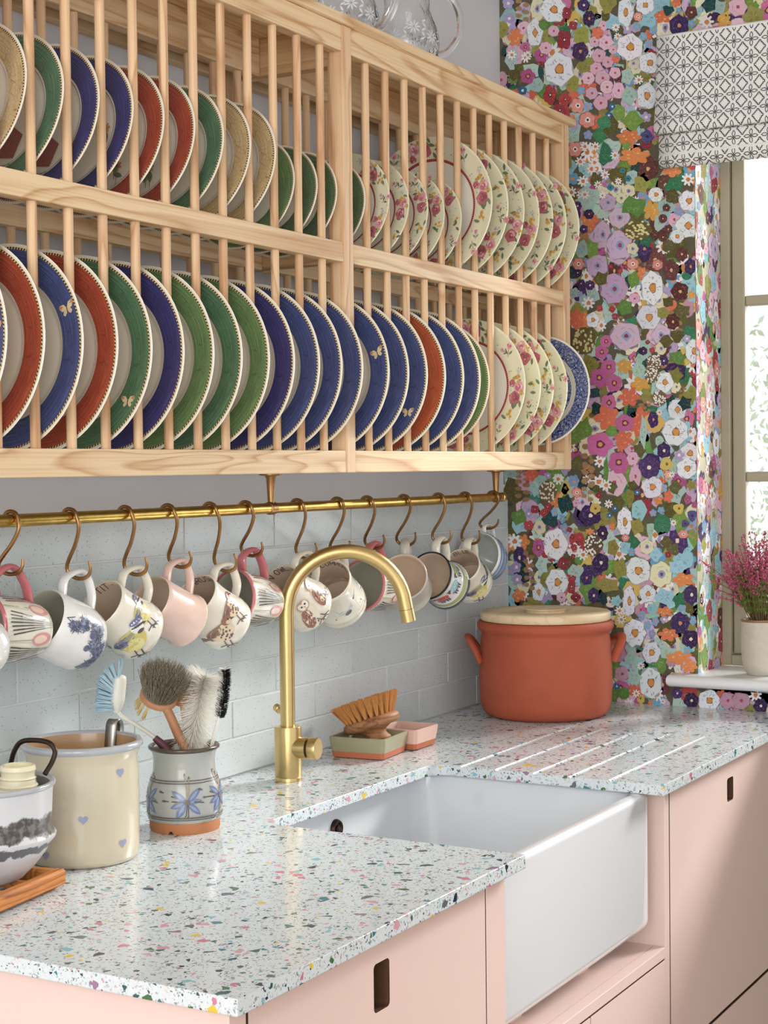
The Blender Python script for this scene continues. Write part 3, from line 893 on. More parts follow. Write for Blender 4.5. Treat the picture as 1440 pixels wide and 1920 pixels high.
for x in DOWX:
    for z0, z1 in ((1.468, 1.786), (1.815, 2.135)):
        dowel(x, RY+.0125, z0, z1)
    for z0, z1 in ((1.468, 1.786), (1.815, 2.114)):
        dowel(x, -.0835, z0, z1)

# ================================================================== plates
def plate_prof(R):
    k = .72 if R < .12 else 1.0
    return [(r, z*k) for r, z in _plate_prof(R)]
def _plate_prof(R):
    return [(0, .003), (.60*R, .003), (.64*R, .0045), (.675*R, .009), (.80*R, .0125), (.965*R, .0185), (.99*R, .0200), (R, .0190), (.993*R, .0170), (.80*R, .0085), (.69*R, .004), (.63*R, -.001), (.56*R, -.004), (.535*R, -.0055), (.51*R, -.004), (.50*R, -.001), (0, -.001)]
def prof_z(R, r):
    P = plate_prof(R)[:8]
    for a, b in zip(P, P[1:]):
        if a[0] <= r <= b[0]: return a[1]+(b[1]-a[1])*(r-a[0])/max(1e-9, b[0]-a[0])
    return P[-1][1]
CHINA = plain('cream_earthenware', (240, 234, 219), .12, coat=.4, var=.012, vscale=20)
CHINA_W = plain('white_earthenware', (238, 234, 222), .12, coat=.4, var=.01, vscale=20)
CHINA_G = plain('pale_green_cream_glaze', (231, 228, 200), .12, coat=.4, var=.012, vscale=20)
def band_mat(name, c, hi, crackle=0.0):
    t = NT(name); uv = t.uv()
    n = t.noise(t.mapping(uv, (7, 900, 1)), 1.0, 4, .7)
    n2 = t.noise(t.mapping(uv, (26, 120, 1)), 1.0, 2)
    col = t.mix(t.thresh(n, .38, .66), lin(tuple(x*.82 for x in c)), lin(hi))
    col = t.mix(t.math('MULTIPLY', t.thresh(n2, .3, .7), .35), col, lin(tuple(x*.85 for x in c)))
    cr = t.voro(t.obj(), 150, 'DISTANCE_TO_EDGE')
    k = t.math('MULTIPLY', t.thresh(cr.outputs['Distance'], .035, .01), .35+crackle)
    col = t.mix(k, col, lin(tuple(x*.45 for x in c)))
    return t.fin(col, .22, 0, .5, .25)
BANDS = dict(
 blue=band_mat('blue_brushed_band', (60, 72, 132), (100, 116, 170)), navy=band_mat('deep_blue_brushed_band', (56, 52, 112), (84, 84, 148)),
 green=band_mat('green_brushed_band', (72, 116, 88), (120, 160, 124)), olive=band_mat('leaf_green_brushed_band', (92, 132, 88), (146, 176, 118)),
 dkgreen=band_mat('dark_green_crackle_band', (84, 114, 80), (116, 146, 104), .25), red=band_mat('brick_red_brushed_band', (168, 64, 48), (202, 104, 78)),
 orange=band_mat('orange_red_brushed_band', (190, 84, 56), (218, 122, 86)), tan=band_mat('tan_crackle_band', (218, 188, 136), (232, 206, 160), .25))
def edge_mat():
    t = NT('dashed_gilt_edge'); uv = t.uv()
    sep = t.node('ShaderNodeSeparateXYZ'); t.link(uv, sep.inputs[0])
    d = t.math('GREATER_THAN', t.math('FRACT', t.math('ADD', t.math('MULTIPLY', sep.outputs[0], 170.0), t.math('MULTIPLY', sep.outputs[1], 90.0))), .52)
    col = t.mix(d, lin((222, 196, 130)), lin((62, 40, 36)))
    return t.fin(col, .25, 0, .5, .2)
EDGE = edge_mat()
RPRINT = random.Random(21)

pl_mesh = {}
def body_mesh(R, mat):
    k = ('body', R, mat.name)
    if k not in pl_mesh:
        o = G().lathe(plate_prof(R), 72).out('plate', mat, local=True, angle=70); pl_mesh[k] = o.data
        bpy.data.objects.remove(o)
    return pl_mesh[k]
def ring_mesh(R, r0, r1, mat, lift, name):
    k = (name, R, r0, r1, mat.name)
    if k not in pl_mesh:
        rs = [r0+(r1-r0)*i/6 for i in range(7)]
        o = G().lathe([(r*R, prof_z(R, r*R)+lift) for r in rs], 72).out(name, mat, local=True); pl_mesh[k] = o.data
        bpy.data.objects.remove(o)
    return pl_mesh[k]
def project(p):
    d = Vector(p)-CAM; z = d.dot(CF)
    return 720+FPX*d.dot(CR)/z, 960-FPX*d.dot(CU)/z
def plate_at(px, R, lean, y0, z0):
    """slide along the rack until the rim's far edge lies on pixel column px"""
    def ext(X):
        best = -1e9
        for i in range(120):
            a = 2*pi*i/120
            p = (X+R*cos(a)*sin(lean), y0+R*sin(a), z0+R*cos(a)*cos(lean))
            q = (p[0]-.018*cos(lean), p[1], p[2]+.018*sin(lean))
            best = max(best, project(q)[0])
        return best
    lo, hi = -2.6, .2
    for _ in range(40):
        mid = (lo+hi)/2
        if ext(mid) < px: lo = mid
        else: hi = mid
    return (lo+hi)/2
def new_plate(name, px, R, lean, y0, z0, mat, label, group):
    X = plate_at(px, R, lean, y0, z0)
    o = link(bpy.data.objects.new(name, body_mesh(R, mat)))
    o.location = (X, y0, z0)
    o.rotation_euler = (0, -(pi/2-lean), 0)
    return tag(o, label, 'plate', group)
def part(name, mesh, parent, rz=0):
    o = link(bpy.data.objects.new(name, mesh), parent); o.rotation_euler.z = rz
    if name == 'rose_print': o['kind'] = 'stuff'
    return o
def polar_map(R):
    def fm(x, y, h):   # x,y local plate plane
        r = min(hypot(x, y), R*.985)
        return Vector((x, y, prof_z(R, r)+h))
    return fm
def butterfly(pr, cx, cy, s, rot):
    def T(pts): return [(cx+s*(x*cos(rot)-y*sin(rot)), cy+s*(x*sin(rot)+y*cos(rot))) for x, y in pts]
    for sg in (1, -1):
        pr.poly(T([(0, .1), (sg*.35, .55), (sg*1.0, .62), (sg*1.1, .35), (sg*.75, -.05), (sg*.25, -.1)]), (232, 214, 168))
        pr.poly(T([(sg*.62, .5), (sg*1.0, .62), (sg*1.1, .35), (sg*.8, .15)]), (206, 132, 64))
        pr.poly(T([(0, .0), (sg*.5, -.05), (sg*.72, -.4), (sg*.45, -.62), (sg*.12, -.4)]), (226, 206, 160))
        pr.poly(T([(sg*.55, .35), (sg*.62, .42), (sg*.68, .35), (sg*.62, .28)]), (60, 40, 36))
    pr.poly(T([(-.05, .45), (.05, .45), (.06, -.4), (-.06, -.4)]), (60, 44, 34))
    pr.stroke(T([(0, .45), (.2, .8)]), s*.04, (60, 44, 34)); pr.stroke(T([(0, .45), (-.2, .8)]), s*.04, (60, 44, 34))

# rose-cluster decoration for the chintz plates
def rose(pr, cx, cy, s, r, deep=True):
    dk, md, lt = ((142, 34, 62), (184, 76, 100), (224, 158, 168)) if deep else ((186, 90, 116), (220, 150, 164), (238, 202, 200))
    pr.poly(blob(cx, cy, s, s*.95, 11, .12, r), md)
    for i in range(5):
        a = r.random()*6.28
        pr.poly(blob(cx+cos(a)*s*.5, cy+sin(a)*s*.5, s*.42, s*.28, 7, .1, r, a+1.57), r.choice((lt, dk, md)))
    pr.poly(blob(cx, cy, s*.42, s*.38, 8, .15, r), dk); pr.poly(blob(cx+s*.1, cy+s*.12, s*.2, s*.14, 6, .15, r), lt)
def yellow(pr, cx, cy, s, r):
    for i in range(6):
        a = r.random()*6.28; d = r.random()*s
        x, y = cx+cos(a)*d, cy+sin(a)*d
        pr.poly(petals(x, y, s*.42, s*.42, 5, .6, 3, r), r.choice(((216, 168, 60), (228, 190, 90), (204, 148, 48))))
        pr.poly(blob(x, y, s*.11, s*.11, 5, .1, r), (110, 60, 30))
def lilac(pr, cx, cy, s, r):
    for i in range(12):
        a = r.random()*6.28; d = r.random()*s
        pr.poly(blob(cx+cos(a)*d, cy+sin(a)*d, s*.17, s*.17, 5, .1, r), r.choice(((168, 176, 196), (196, 200, 206), (150, 156, 186))))
def sprig(pr, cx, cy, s, r, rot):
    g_ = ((70, 96, 62), (104, 124, 76), (56, 84, 58))
    pr.stroke([(cx, cy), (cx+cos(rot)*s*1.5, cy+sin(rot)*s*1.5)], s*.09, (110, 116, 80))
    for k in (-1, 1):
        pr.poly(leaf(cx+cos(rot+k*.5)*s*.8, cy+sin(rot+k*.5)*s*.8, s*.9, s*.34, rot+k*.7, 4), r.choice(g_))
    rose(pr, cx+cos(rot)*s*1.6, cy+sin(rot)*s*1.6, s*.48, r, False)
def chintz(R, seed, inner=.71):
    r = random.Random(seed)
    pr = Print(polar_map(R), step=.00002, base=.00025, rings=1)
    w = (1-inner)*R
    n = 12
    for i in range(n):
        a = 2*pi*(i+r.uniform(-.25, .25))/n
        rr = R*(inner+(1-inner)*r.uniform(.40, .60)); s = w*.42
        x, y = rr*cos(a), rr*sin(a)
        def off(dt, dr): return ((rr+dr)*cos(a+dt/rr), (rr+dr)*sin(a+dt/rr))
        k = i % 3; pr.motif(.0003, 1, 0)
        if k == 0:
            for j in range(6): 
                q = off(r.uniform(-2.2, 2.2)*s, r.uniform(-.9, .9)*s); pr.poly(leaf(*q, s*.9, s*.36, r.random()*6.28, 4), r.choice(((70, 98, 64), (104, 128, 78))))
            rose(pr, *off(-s*.9, -.25*s), s*.85, r, True); rose(pr, *off(s*.5, .2*s), s*.72, r, False)
            yellow(pr, *off(s*1.5, -.1*s), s*.6, r); yellow(pr, *off(-.2*s, .75*s), s*.4, r); lilac(pr, *off(s*2.2, .3*s), s*.5, r)
            rose(pr, *off(s*1.0, -.75*s), s*.45, r, True)
        elif k == 1:
            sprig(pr, *off(0, -.2*s), s*.8, r, a+r.uniform(-1, 1)); sprig(pr, *off(s*.4, .1*s), s*.55, r, a+2.2)
        else:
            yellow(pr, x, y, s*.6, r)
            for j in range(3): pr.poly(leaf(*off(r.uniform(-1.3, 1.3)*s, r.uniform(-.8, .8)*s), s*.9, s*.38, r.random()*6.28, 4), r.choice(((70, 98, 64), (92, 118, 74))))
        for j in range(5):
            q = off(r.uniform(-3, 3)*s, r.uniform(-1.1, 1.1)*s); pr.poly(blob(*q, s*.07, s*.07, 5, .1, r), (96, 112, 84))
    o = pr.out('rose_print', PRINT_GLOSS, None); me = o.data; bpy.data.objects.remove(o)
    return me
t = NT('crimson_ring'); sep = t.node('ShaderNodeSeparateXYZ'); t.link(t.uv(), sep.inputs[0])
dd = t.math('GREATER_THAN', t.math('FRACT', t.math('MULTIPLY', sep.outputs[0], 150.0)), .45)
CRIM = t.fin(t.mix(dd, lin((196, 96, 100)), lin((142, 38, 52))), .25, 0, .5, .2)
BIGROSE = [chintz(.138, s) for s in (3, 14, 27)]
SMROSE = [chintz(.105, s) for s in (5, 19)]

def banded(name, px, R, lean, y0, z0, kind, label, group, inner=.69, bf=None, card=None):
    o = new_plate(name, px, R, lean, y0, z0, CHINA, label, group)
    part('colour_band', ring_mesh(R, inner, .948, BANDS[kind], .00035, 'colour_band'), o)
    part('dashed_edge', ring_mesh(R, .948, .968, EDGE, .0004, 'dashed_edge'), o)
    if bf:
        pr = Print(polar_map(R), base=.0007, rings=0); a, rr, s, rot = bf
        butterfly(pr, rr*R*cos(a), rr*R*sin(a), s, rot); pr.out('butterfly_print', PRINT_GLOSS, o)
    if card:
        r = random.Random(px); pr = Print(polar_map(R), base=.0004, rings=0)
        if card == 'card':
            pr.poly([(-.062, -.035), (-.058, -.002), (-.02, .012), (-.012, -.02), (-.03, -.045)], (150, 62, 48))
            pr.poly([(-.035, -.02), (-.022, .006), (-.012, -.012)], (92, 110, 78))
            for j in range(9): pr.stroke([(-.072+.0*j, -.034+.004*j), (-.0705, -.0315+.004*j)], .0016, (90, 74, 60))
        else:
            for j in range(3):
                x, y = r.uniform(-.05, .02), r.uniform(-.06, -.01)
                pr.poly(petals(x, y, .009, .009, 7, .6, 3, r), (190, 130, 70)); pr.poly(blob(x, y, .003, .003, 6, .1, r), (90, 50, 40))
                pr.poly(leaf(x-.014, y-.004, .018, .008, r.random()*6, 4), (92, 104, 66)); pr.stroke([(x, y), (x-.03, y-.006)], .0012, (110, 116, 80))
        pr.out('centre_print', PRINT_GLOSS, o)
    return o
def floral(name, px, R, lean, y0, z0, label, group, k, rz):
    o = new_plate(name, px, R, lean, y0, z0, CHINA_G, label, group)
    part('crimson_ring', ring_mesh(R, .665, .70, CRIM, .00035, 'crimson_ring'), o)
    part('plate_centre', ring_mesh(R, .02, .664, CHINA_W, .0003, 'plate_centre'), o)
    ms = BIGROSE if R > .12 else SMROSE
    part('rose_print', ms[k % len(ms)], o, rz)
    return o
ORD = ['first', 'second', 'third', 'fourth', 'fifth', 'sixth', 'seventh', 'eighth', 'ninth', 'tenth', 'eleventh', 'twelfth', 'thirteenth', 'fourteenth']
NM = dict(blue='blue', navy='deep blue', green='green', olive='leaf green', dkgreen='dark green', red='brick red', orange='orange red', tan='tan crackle')
# lower tier, far bay, counted from the middle post outwards
LOW = dict(R=.138, lean=.053, y0=-.177, z0=1.600)
far = [(642, 'blue'), (601, 'blue'), (555, 'blue'), (682, 'blue')]
seq = [(15, 'blue'), (86, 'red'), (158, 'blue'), (223, 'red'), (287, 'green'), (347, 'navy'), (403, 'olive'), (456, 'green'), (507, 'olive'), (554, 'navy'), (601, 'blue'), (643, 'blue'), (682, 'blue')]
bfs = {158: (-pi/2+.42, .84, .0135, -1.25), 287: (-pi/2-.62, .83, .0125, -1.6), 731: (-pi/2+.30, .84, .0135, -1.15), 803: (-pi/2-.58, .83, .0125, -1.55), 15: (-pi/2+.1, .84, .012, -1.4)}
rr_ = random.Random(8)
for i, (px, kd) in enumerate(seq):
    kpos = len(seq)-1-i
    banded('dinner_plate', px, LOW['R'], LOW['lean']+rr_.uniform(-.006, .006), LOW['y0'] if px != 919 else -.166, LOW['z0'], kd,
           '%s rimmed dinner plate, lower tier, %s from middle post, away from wallpaper' % (NM[kd], ORD[kpos]), 'banded dinner plates on the lower tier', bf=bfs.get(px))
seq = [(731, 'blue'), (768, 'blue'), (803, 'blue'), (837, 'orange'), (871, 'blue'), (902, 'blue'), (919, 'olive')]
for i, (px, kd) in enumerate(seq):
    R = .138 if i < 6 else .126
    banded('dinner_plate', px, R, LOW['lean']+rr_.uniform(-.006, .006), LOW['y0'] if px != 919 else -.166, LOW['z0'], kd,
           '%s rimmed dinner plate, lower tier, %s from middle post, toward wallpaper' % (NM[kd], ORD[i]), 'banded dinner plates on the lower tier', bf=bfs.get(px))
for i, px in enumerate((986, 1015, 1039, 1065)):
    floral('chintz_plate', px, .138, .05, -.178, 1.600, 'cream chintz plate with roses on lower tier, %s after the banded plates' % ORD[i], 'chintz dinner plates on the lower tier', i, (0, 2.1, 4.0, 1.2)[i])
# upper tier
UP = dict(R=.116, lean=.265, y0=-.1600, z0=1.907)
seq = [(46, 'tan', None), (116, 'green', 'card'), (183, 'navy', 'card'), (247, 'navy', 'f'), (305, 'red', 'f'), (363, 'red', 'f'), (417, 'green', None), (468, 'tan', None), (515, 'tan', None)]
for i, (px, kd, cd) in enumerate(seq):
    banded('side_plate', px, UP['R'], UP['lean']+rr_.uniform(-.008, .008), UP['y0'], UP['z0'], kd,
           '%s rimmed plate leaning on upper tier, %s before the small green plates' % (NM[kd], ORD[len(seq)-1-i]), 'banded plates on the upper tier', inner=.66, card=cd)
for i, px in enumerate((550, 593, 630, 683)):
    banded('small_plate', px, .096, .28, -.1665, 1.881, 'olive' if i == 0 else 'dkgreen', 'small crackled green plate on upper tier, %s after the tan plates' % ORD[i], 'small green plates on the upper tier', inner=.55)
for i, px in enumerate((728, 765, 801, 832, 864)):
    floral('small_chintz_plate', px, .104, .24, -.1715, 1.893, 'small cream chintz plate with roses on upper tier, %s after the green plates' % ORD[i], 'small chintz plates on the upper tier', i, (1, 3.2, 5.0, .4, 2.2)[i])
for i, px in enumerate((924, 954, 984, 1012, 1038, 1063, 1087)):
    floral('chintz_plate', px, .138, .045, -.1755, 1.941, 'large cream chintz plate with roses on upper tier, %s after the small chintz plates' % ORD[i], 'chintz dinner plates on the upper tier', i, (.3, 2.4, 4.4, 1.4, 5.2, 3.3, 0.9)[i])
# blue willow plate loose in the last slot
def willow_mat():
    t = NT('blue_transfer_print'); uv = t.uv(); p = t.obj()
    n = t.noise(p, 330, 4, .75, 1.0); v = t.voro(p, 120, 'DISTANCE_TO_EDGE')
    w = t.node('ShaderNodeTexWave'); t.link(p, w.inputs['Vector']); w.inputs['Scale'].default_value = 190; w.inputs['Distortion'].default_value = 3
    f = t.math('ADD', t.math('MULTIPLY', t.thresh(n, .5, .56), .7), t.math('MULTIPLY', t.thresh(w.outputs['Fac'], .7, .8), .35))
    f = t.math('MULTIPLY', f, t.thresh(v.outputs['Distance'], .03, .08))
    return t.fin(t.mix(f, lin((34, 46, 112)), lin((196, 206, 226))), .15, 0, .5, .4)
WM = willow_mat()
Xw = -.257
dW = on_x(1111, 735, Xw)
Rw = .118
o = link(bpy.data.objects.new('willow_plate', body_mesh(Rw, CHINA_W)))
o.location = (Xw, dW.y+Rw, 1.602); o.rotation_euler = (0, -(pi/2-.06), .0)
tag(o, 'blue and white willow pattern plate sticking out at the end of lower tier', 'plate')
part('blue_border', ring_mesh(Rw, .70, .965, WM, .0004, 'blue_border'), o)
part('blue_centre', ring_mesh(Rw, .02, .60, WM, .0004, 'blue_centre'), o)

# ================================================================== hanging rail, hooks, mugs
BRASS = plain('aged_brass', (220, 184, 98), .28, 1.0, var=.18, vscale=70)
COPPER = plain('antique_copper', (182, 140, 94), .36, 1.0, var=.15, vscale=90)
BRUSHED = plain('brushed_gold', (214, 186, 128), .33, 1.0, var=.06, vscale=30)
RLY, RLZ = -.100, 1.373
xr0, xr1 = -2.32, -.216
RAIL = empty('hanging_rail', (-1.14, RLY, RLZ), 'aged brass mug rail hung below the plate rack', 'rail')
g = G(); g.tube([(xr0, RLY, RLZ), (xr1, RLY, RLZ)], .0092, 20)
g.out('bar', BRASS, RAIL)
Mx = Matrix.Translation((xr1, RLY, RLZ)) @ Matrix.Rotation(radians(90), 4, 'Y')
G().lathe([(0, .006), (.006, .006), (.0105, .003), (.0105, -.006), (.0085, -.007)], 20, Mx).out('end_cap', BRASS, RAIL)
for bx in (-1.132, -.247, -2.02):
    b = G().lathe([(0, 0), (.0, 0), (.0055, .002), (.0055, .006), (.0068, .030), (.008, .050), (.010, .0545), (.020, .0562), (.020, .0592), (0, .0592)], 24, Matrix.Translation((bx, RLY, 1.4331-.0592))).out('bracket', COPPER, RAIL)
    Mc = Matrix.Translation((bx, RLY, RLZ)) @ Matrix.Rotation(radians(90), 4, 'Y')
    G().lathe([(.0086, -.010), (.0108, -.009), (.0116, -.004), (.0105, 0), (.0116, .004), (.0108, .009), (.0086, .010)], 24, Mc).out('collar', COPPER, b)

HOOK = [(.0125, -.006), (.0135, .003), (.0085, .0105), (0, .0130), (-.0095, .0095), (-.0135, .001), (-.0135, -.010), (-.0085, -.022), (.0, -.038), (.0085, -.053), (.0125, -.064), (.0115, -.073), (.0055, -.0795), (-.002, -.081), (-.009, -.077), (-.0135, -.068), (-.0145, -.057)]
def hook(x, target, label):
    """S-hook over the rail whose lower bend cradles a mug handle at target"""
    s = (RLZ-target.z)/.0785
    pts = []
    for y, z in HOOK:
        k = max(0, min(1, -z/.075)); sc = s if z < 0 else 1
        pts.append((x+(target.x-x)*k, RLY+y*(1+.75*k)+(target.y-RLY)*k, RLZ+z*sc))
    pts = smooth_path(pts, 5); n = len(pts)
    rad = [.0030*(1 if i < n*.86 else 1-.45*(i-n*.86)/(n*.14)) for i in range(n)]
    o = G().tube(pts, rad, 10).out('s_hook', COPPER, loc=(x, RLY, RLZ))
    return tag(o, label, 'hook', 'copper hooks along the mug rail')

def mug_prof(kind, r, h):
    """outer profile (radius, height from base)"""
    if kind == 'bird':
        return [(.0, 0), (.80, 0), (1.0, .03), (1.13, .10), (1.15, .16), (1.12, .21), (1.155, .25), (1.13, .30), (1.09, .36), (1.04, .5), (1.0, .65), (.985, .8), (.99, .92), (1.0, 1.0)]
    if kind == 'tulip':
        return [(0, 0), (.60, 0), (.66, .03), (.74, .12), (.84, .35), (.92, .6), (.97, .85), (1.0, 1.0)]
    if kind == 'round':
        return [(0, 0), (.62, 0), (.78, .03), (.93, .12), (1.02, .3), (1.03, .5), (1.01, .75), (1.0, 1.0)]
    if kind == 'straight':
        return [(0, 0), (.90, 0), (.98, .02), (1.06, .05), (1.06, .08), (.985, .12), (.985, .5), (.985, .9), (1.0, 1.0)]
    if kind == 'enamel':
        return [(0, 0), (1.0, 0), (1.03, .03), (1.0, .07), (.94, .10), (.92, .4), (.93, .8), (.97, .95), (1.0, 1.0)]
    if kind == 'cup':
        return [(0, 0), (.45, 0), (.50, .05), (.62, .12), (.80, .3), (.93, .55), (.98, .8), (1.0, 1.0)]
MS = 1.09
def mug(name, label, mid, oc, kind, r, h, mat, inmat=None, rimcol=None, hmat=None, paint=None, text=None, yc=-.10, hr=.0064, hw=.041, hooked=True, roll=0.0, hpos=(.80, .22)):
    o = (CR*oc[0]+CU*oc[1]+CF*oc[2]).normalized()
    lx = Vector((0, 0, 1)); lx = (lx-o*lx.dot(o)).normalized()
    if roll: lx = Matrix.Rotation(roll, 3, o) @ lx
    ly = o.cross(lx)
    r *= MS; h *= MS
    c = on_y(mid[0]-4, mid[1], yc)
    M = Matrix((lx, ly, o)).transposed().to_4x4(); M.translation = c-o*(h/2)
    root = empty(name, (0, 0, 0), label, 'mug'); root.matrix_world = M
    P = [(a*r, b*h) for a, b in mug_prof(kind, r, h)]
    th = .0034
    inner = [(max(0, a-th), max(b, .006)) for a, b in P[::-1] if a > th*2 and b > .015]
    prof = P+[(P[-1][0]-.0008, h+.0012), (P[-1][0]-th+.0008, h+.0012)]+inner+[(0, .006)]
    G().lathe(P+[(P[-1][0]-.0017, h+.0012)], 48).out('body', mat, root, local=True, angle=60)
    G().lathe([(P[-1][0]-.0017, h+.0012)]+inner+[(0, .006)], 48).out('inside', inmat or mat, root, local=True, angle=60)
    def rout(z):
        z = min(max(z, 0), h)
        for a, b in zip(P, P[1:]):
            if a[1] <= z <= b[1] and b[1] > a[1]: return a[0]+(b[0]-a[0])*(z-a[1])/(b[1]-a[1])
        return P[-1][0]
    if rimcol:
        z0 = h-.0035
        G().lathe([(rout(z0)+.0004, z0), (rout(h-.0006)+.0006, h), (rout(h)-.0010, h+.0018), (rout(h)-th+.0002, h+.0014), (rout(h)-th-.0004, h-.0025)], 48).out('rim_line', rimcol, root, local=True)
    # handle
    a, b = hpos
    za, zb = h*a, h*b
    hp = smooth_path([(rout(za)-.002, 0, za), (rout(za)+hw*.55, 0, za+.004), (rout((za+zb)/2)+hw, 0, za-(za-zb)*.28), (rout((za+zb)/2)+hw*.93, 0, (za+zb)/2-.004), (rout(zb)+hw*.5, 0, zb+.006), (rout(zb)-.002, 0, zb-.001)], 6)
    G().tube(hp, hr, 12, flat=(.68, 1.5), up=(0, 0, 1)).out('handle', hmat or mat, root, local=True)
    vd = CF - o*CF.dot(o); vd.normalize()              # direction of the far inner wall
    phi_in = atan2(vd.dot(ly), vd.dot(lx)); phi_out = phi_in+pi
    if paint:
        pr = Print(lambda x, y, hh: Vector(((rout(y)+hh)*cos(phi_out+x/r), (rout(y)+hh)*sin(phi_out+x/r), y)), step=.00003, base=.0004, rings=2, mod=60)
        paint(pr, r, h); pr.out('painted_decoration', PRINT_GLOSS, root)
    if text:
        s, shift, size = text
        pt = Print(lambda x, y, hh: Vector(((rout(y)-th-hh)*cos(phi_in+shift-x/r), (rout(y)-th-hh)*sin(phi_in+shift-x/r), y)), step=.00001, base=.0004)
        adv = 0; w = sum((.45 if ch == 'I' else .5 if ch in ' -' else 1.0) for ch in s)*size*.95
        x = -w/2
        for ch in s:
            for st in LET[ch]:
                dense = []
                for p, q in zip(st, st[1:]):
                    dense += [(p[0]+(q[0]-p[0])*k/3, p[1]+(q[1]-p[1])*k/3) for k in range(3)]
                dense.append(st[-1])
                pt.stroke([(x+px*size, h-.014+py*size*1.15) for px, py in dense], size*.16, (88, 80, 78))
            x += (.45 if ch == 'I' else .5 if ch in ' -' else 1.0)*size*.95
        pt.out('lettering', PRINT_GLOSS, root)
    # topmost point of the handle's inner side, for the hook
    best = max(hp, key=lambda p: (M @ Vector(p)).z)
    top = M @ Vector(best)
    return root, top-Vector((0, 0, hr*.8+.0032)), top

CREAM = plain('cream_mug_glaze', (238, 232, 216), .1, coat=.4, var=.012)
SHADED_IN = plain('warm_shaded_inside', (226, 204, 182), .15, coat=.3, var=.02)  # warm shade inside the mugs is put into this beige
STONE_IN = plain('grey_stone_inside', (190, 186, 168), .15, coat=.3, var=.02)
WHITEM = plain('white_mug_glaze', (240, 239, 236), .08, coat=.4, var=.008)
PINKM = plain('blush_mug_glaze', (236, 206, 192), .1, coat=.4, var=.01)
PINKRIM = plain('rose_pink_glaze', (204, 118, 124), .15, coat=.3, var=.03)
BLACKR = plain('black_enamel', (28, 28, 30), .2, coat=.3)
SPECK = plain('speckled_stoneware', (206, 200, 188), .3, coat=.2, var=.06, vscale=160)

def T2(cx, cy, s, flip=1, rot=0.0):
    return lambda pts: [(cx+s*(flip*x*cos(rot)-y*sin(rot)), cy+s*(flip*x*sin(rot)+y*cos(rot))) for x, y in pts]
def ell(cx, cy, a, b, rot=0, n=16):
    return [(cx+a*cos(t)*cos(rot)-b*sin(t)*sin(rot), cy+a*cos(t)*sin(rot)+b*sin(t)*cos(rot)) for t in [2*pi*i/n for i in range(n)]]
def bird_legs(pr, T, s, c=(50, 42, 40)):
    for x in (.05, .3):
        pr.stroke(T([(x, -.55), (x+.1, -.85), (x-.15, -.98)]), s*.05, c); pr.stroke(T([(x+.1, -.85), (x+.35, -.95)]), s*.05, c); pr.stroke(T([(x+.1, -.85), (x+.2, -1.05)]), s*.04, c)
def blue_tit(pr, cx, cy, s, flip=1):
    pr.k = 0; pr.base += .0007; T = T2(cx, cy, s, flip, -.55)
    pr.poly(T([(-.5, -.35), (-1.15, -.75), (-1.05, -.95), (-.35, -.55)]), (70, 78, 104))
    pr.poly(T(ell(0, -.1, .62, .5, .5)), (206, 190, 92)); pr.poly(T(ell(.05, -.3, .42, .3, .3)), (222, 212, 140))
    pr.poly(T(ell(-.32, -.12, .58, .22, .75)), (104, 112, 156)); pr.poly(T(ell(-.42, -.25, .45, .10, .75)), (58, 60, 92))
    pr.poly(T(ell(-.1, .15, .3, .1, .7)), (150, 150, 120))
    pr.poly(T(ell(.32, .5, .32, .30)), (238, 236, 226)); pr.poly(T(ell(.30, .70, .30, .14, .1)), (92, 92, 150))
    pr.poly(T(ell(.36, .50, .33, .055, .05)), (36, 36, 44)); pr.poly(T(ell(.42, .25, .16, .08, .2)), (40, 38, 44)); pr.poly(T([(.6, .56), (.8, .46), (.6, .42)]), (40, 38, 40))
    pr.poly(T(ell(.42, .52, .05, .05, 0, 8)), (20, 20, 24)); bird_legs(pr, T, s)
def thrush(pr, cx, cy, s, flip=1):
    pr.k = 0; pr.base += .0007; T = T2(cx, cy, s, flip, -.5); r = random.Random(4)
    pr.poly(T([(-.5, -.3), (-1.1, -.8), (-.95, -.95), (-.3, -.55)]), (126, 84, 58))
    pr.poly(T(ell(0, -.1, .6, .46, .55)), (228, 206, 170)); pr.poly(T(ell(-.28, 0, .62, .24, .75)), (140, 92, 66)); pr.poly(T(ell(-.35, -.12, .45, .1, .75)), (104, 66, 50))
    pr.poly(T(ell(.3, .5, .28, .25)), (146, 88, 66)); pr.poly(T(ell(.4, .4, .16, .12)), (222, 200, 164)); pr.poly(T([(.52, .56), (.75, .46), (.52, .42)]), (70, 54, 44))
    for i in range(20):
        a = r.random()*6.28; d = sqrt(r.random())
        pr.poly(T(ell(.15+.34*d*cos(a), -.15+.34*d*sin(a), .045, .06, 0, 7)), (88, 60, 46))
    pr.poly(T(ell(.38, .54, .05, .05, 0, 8)), (20, 20, 24)); bird_legs(pr, T, s, (80, 56, 44))
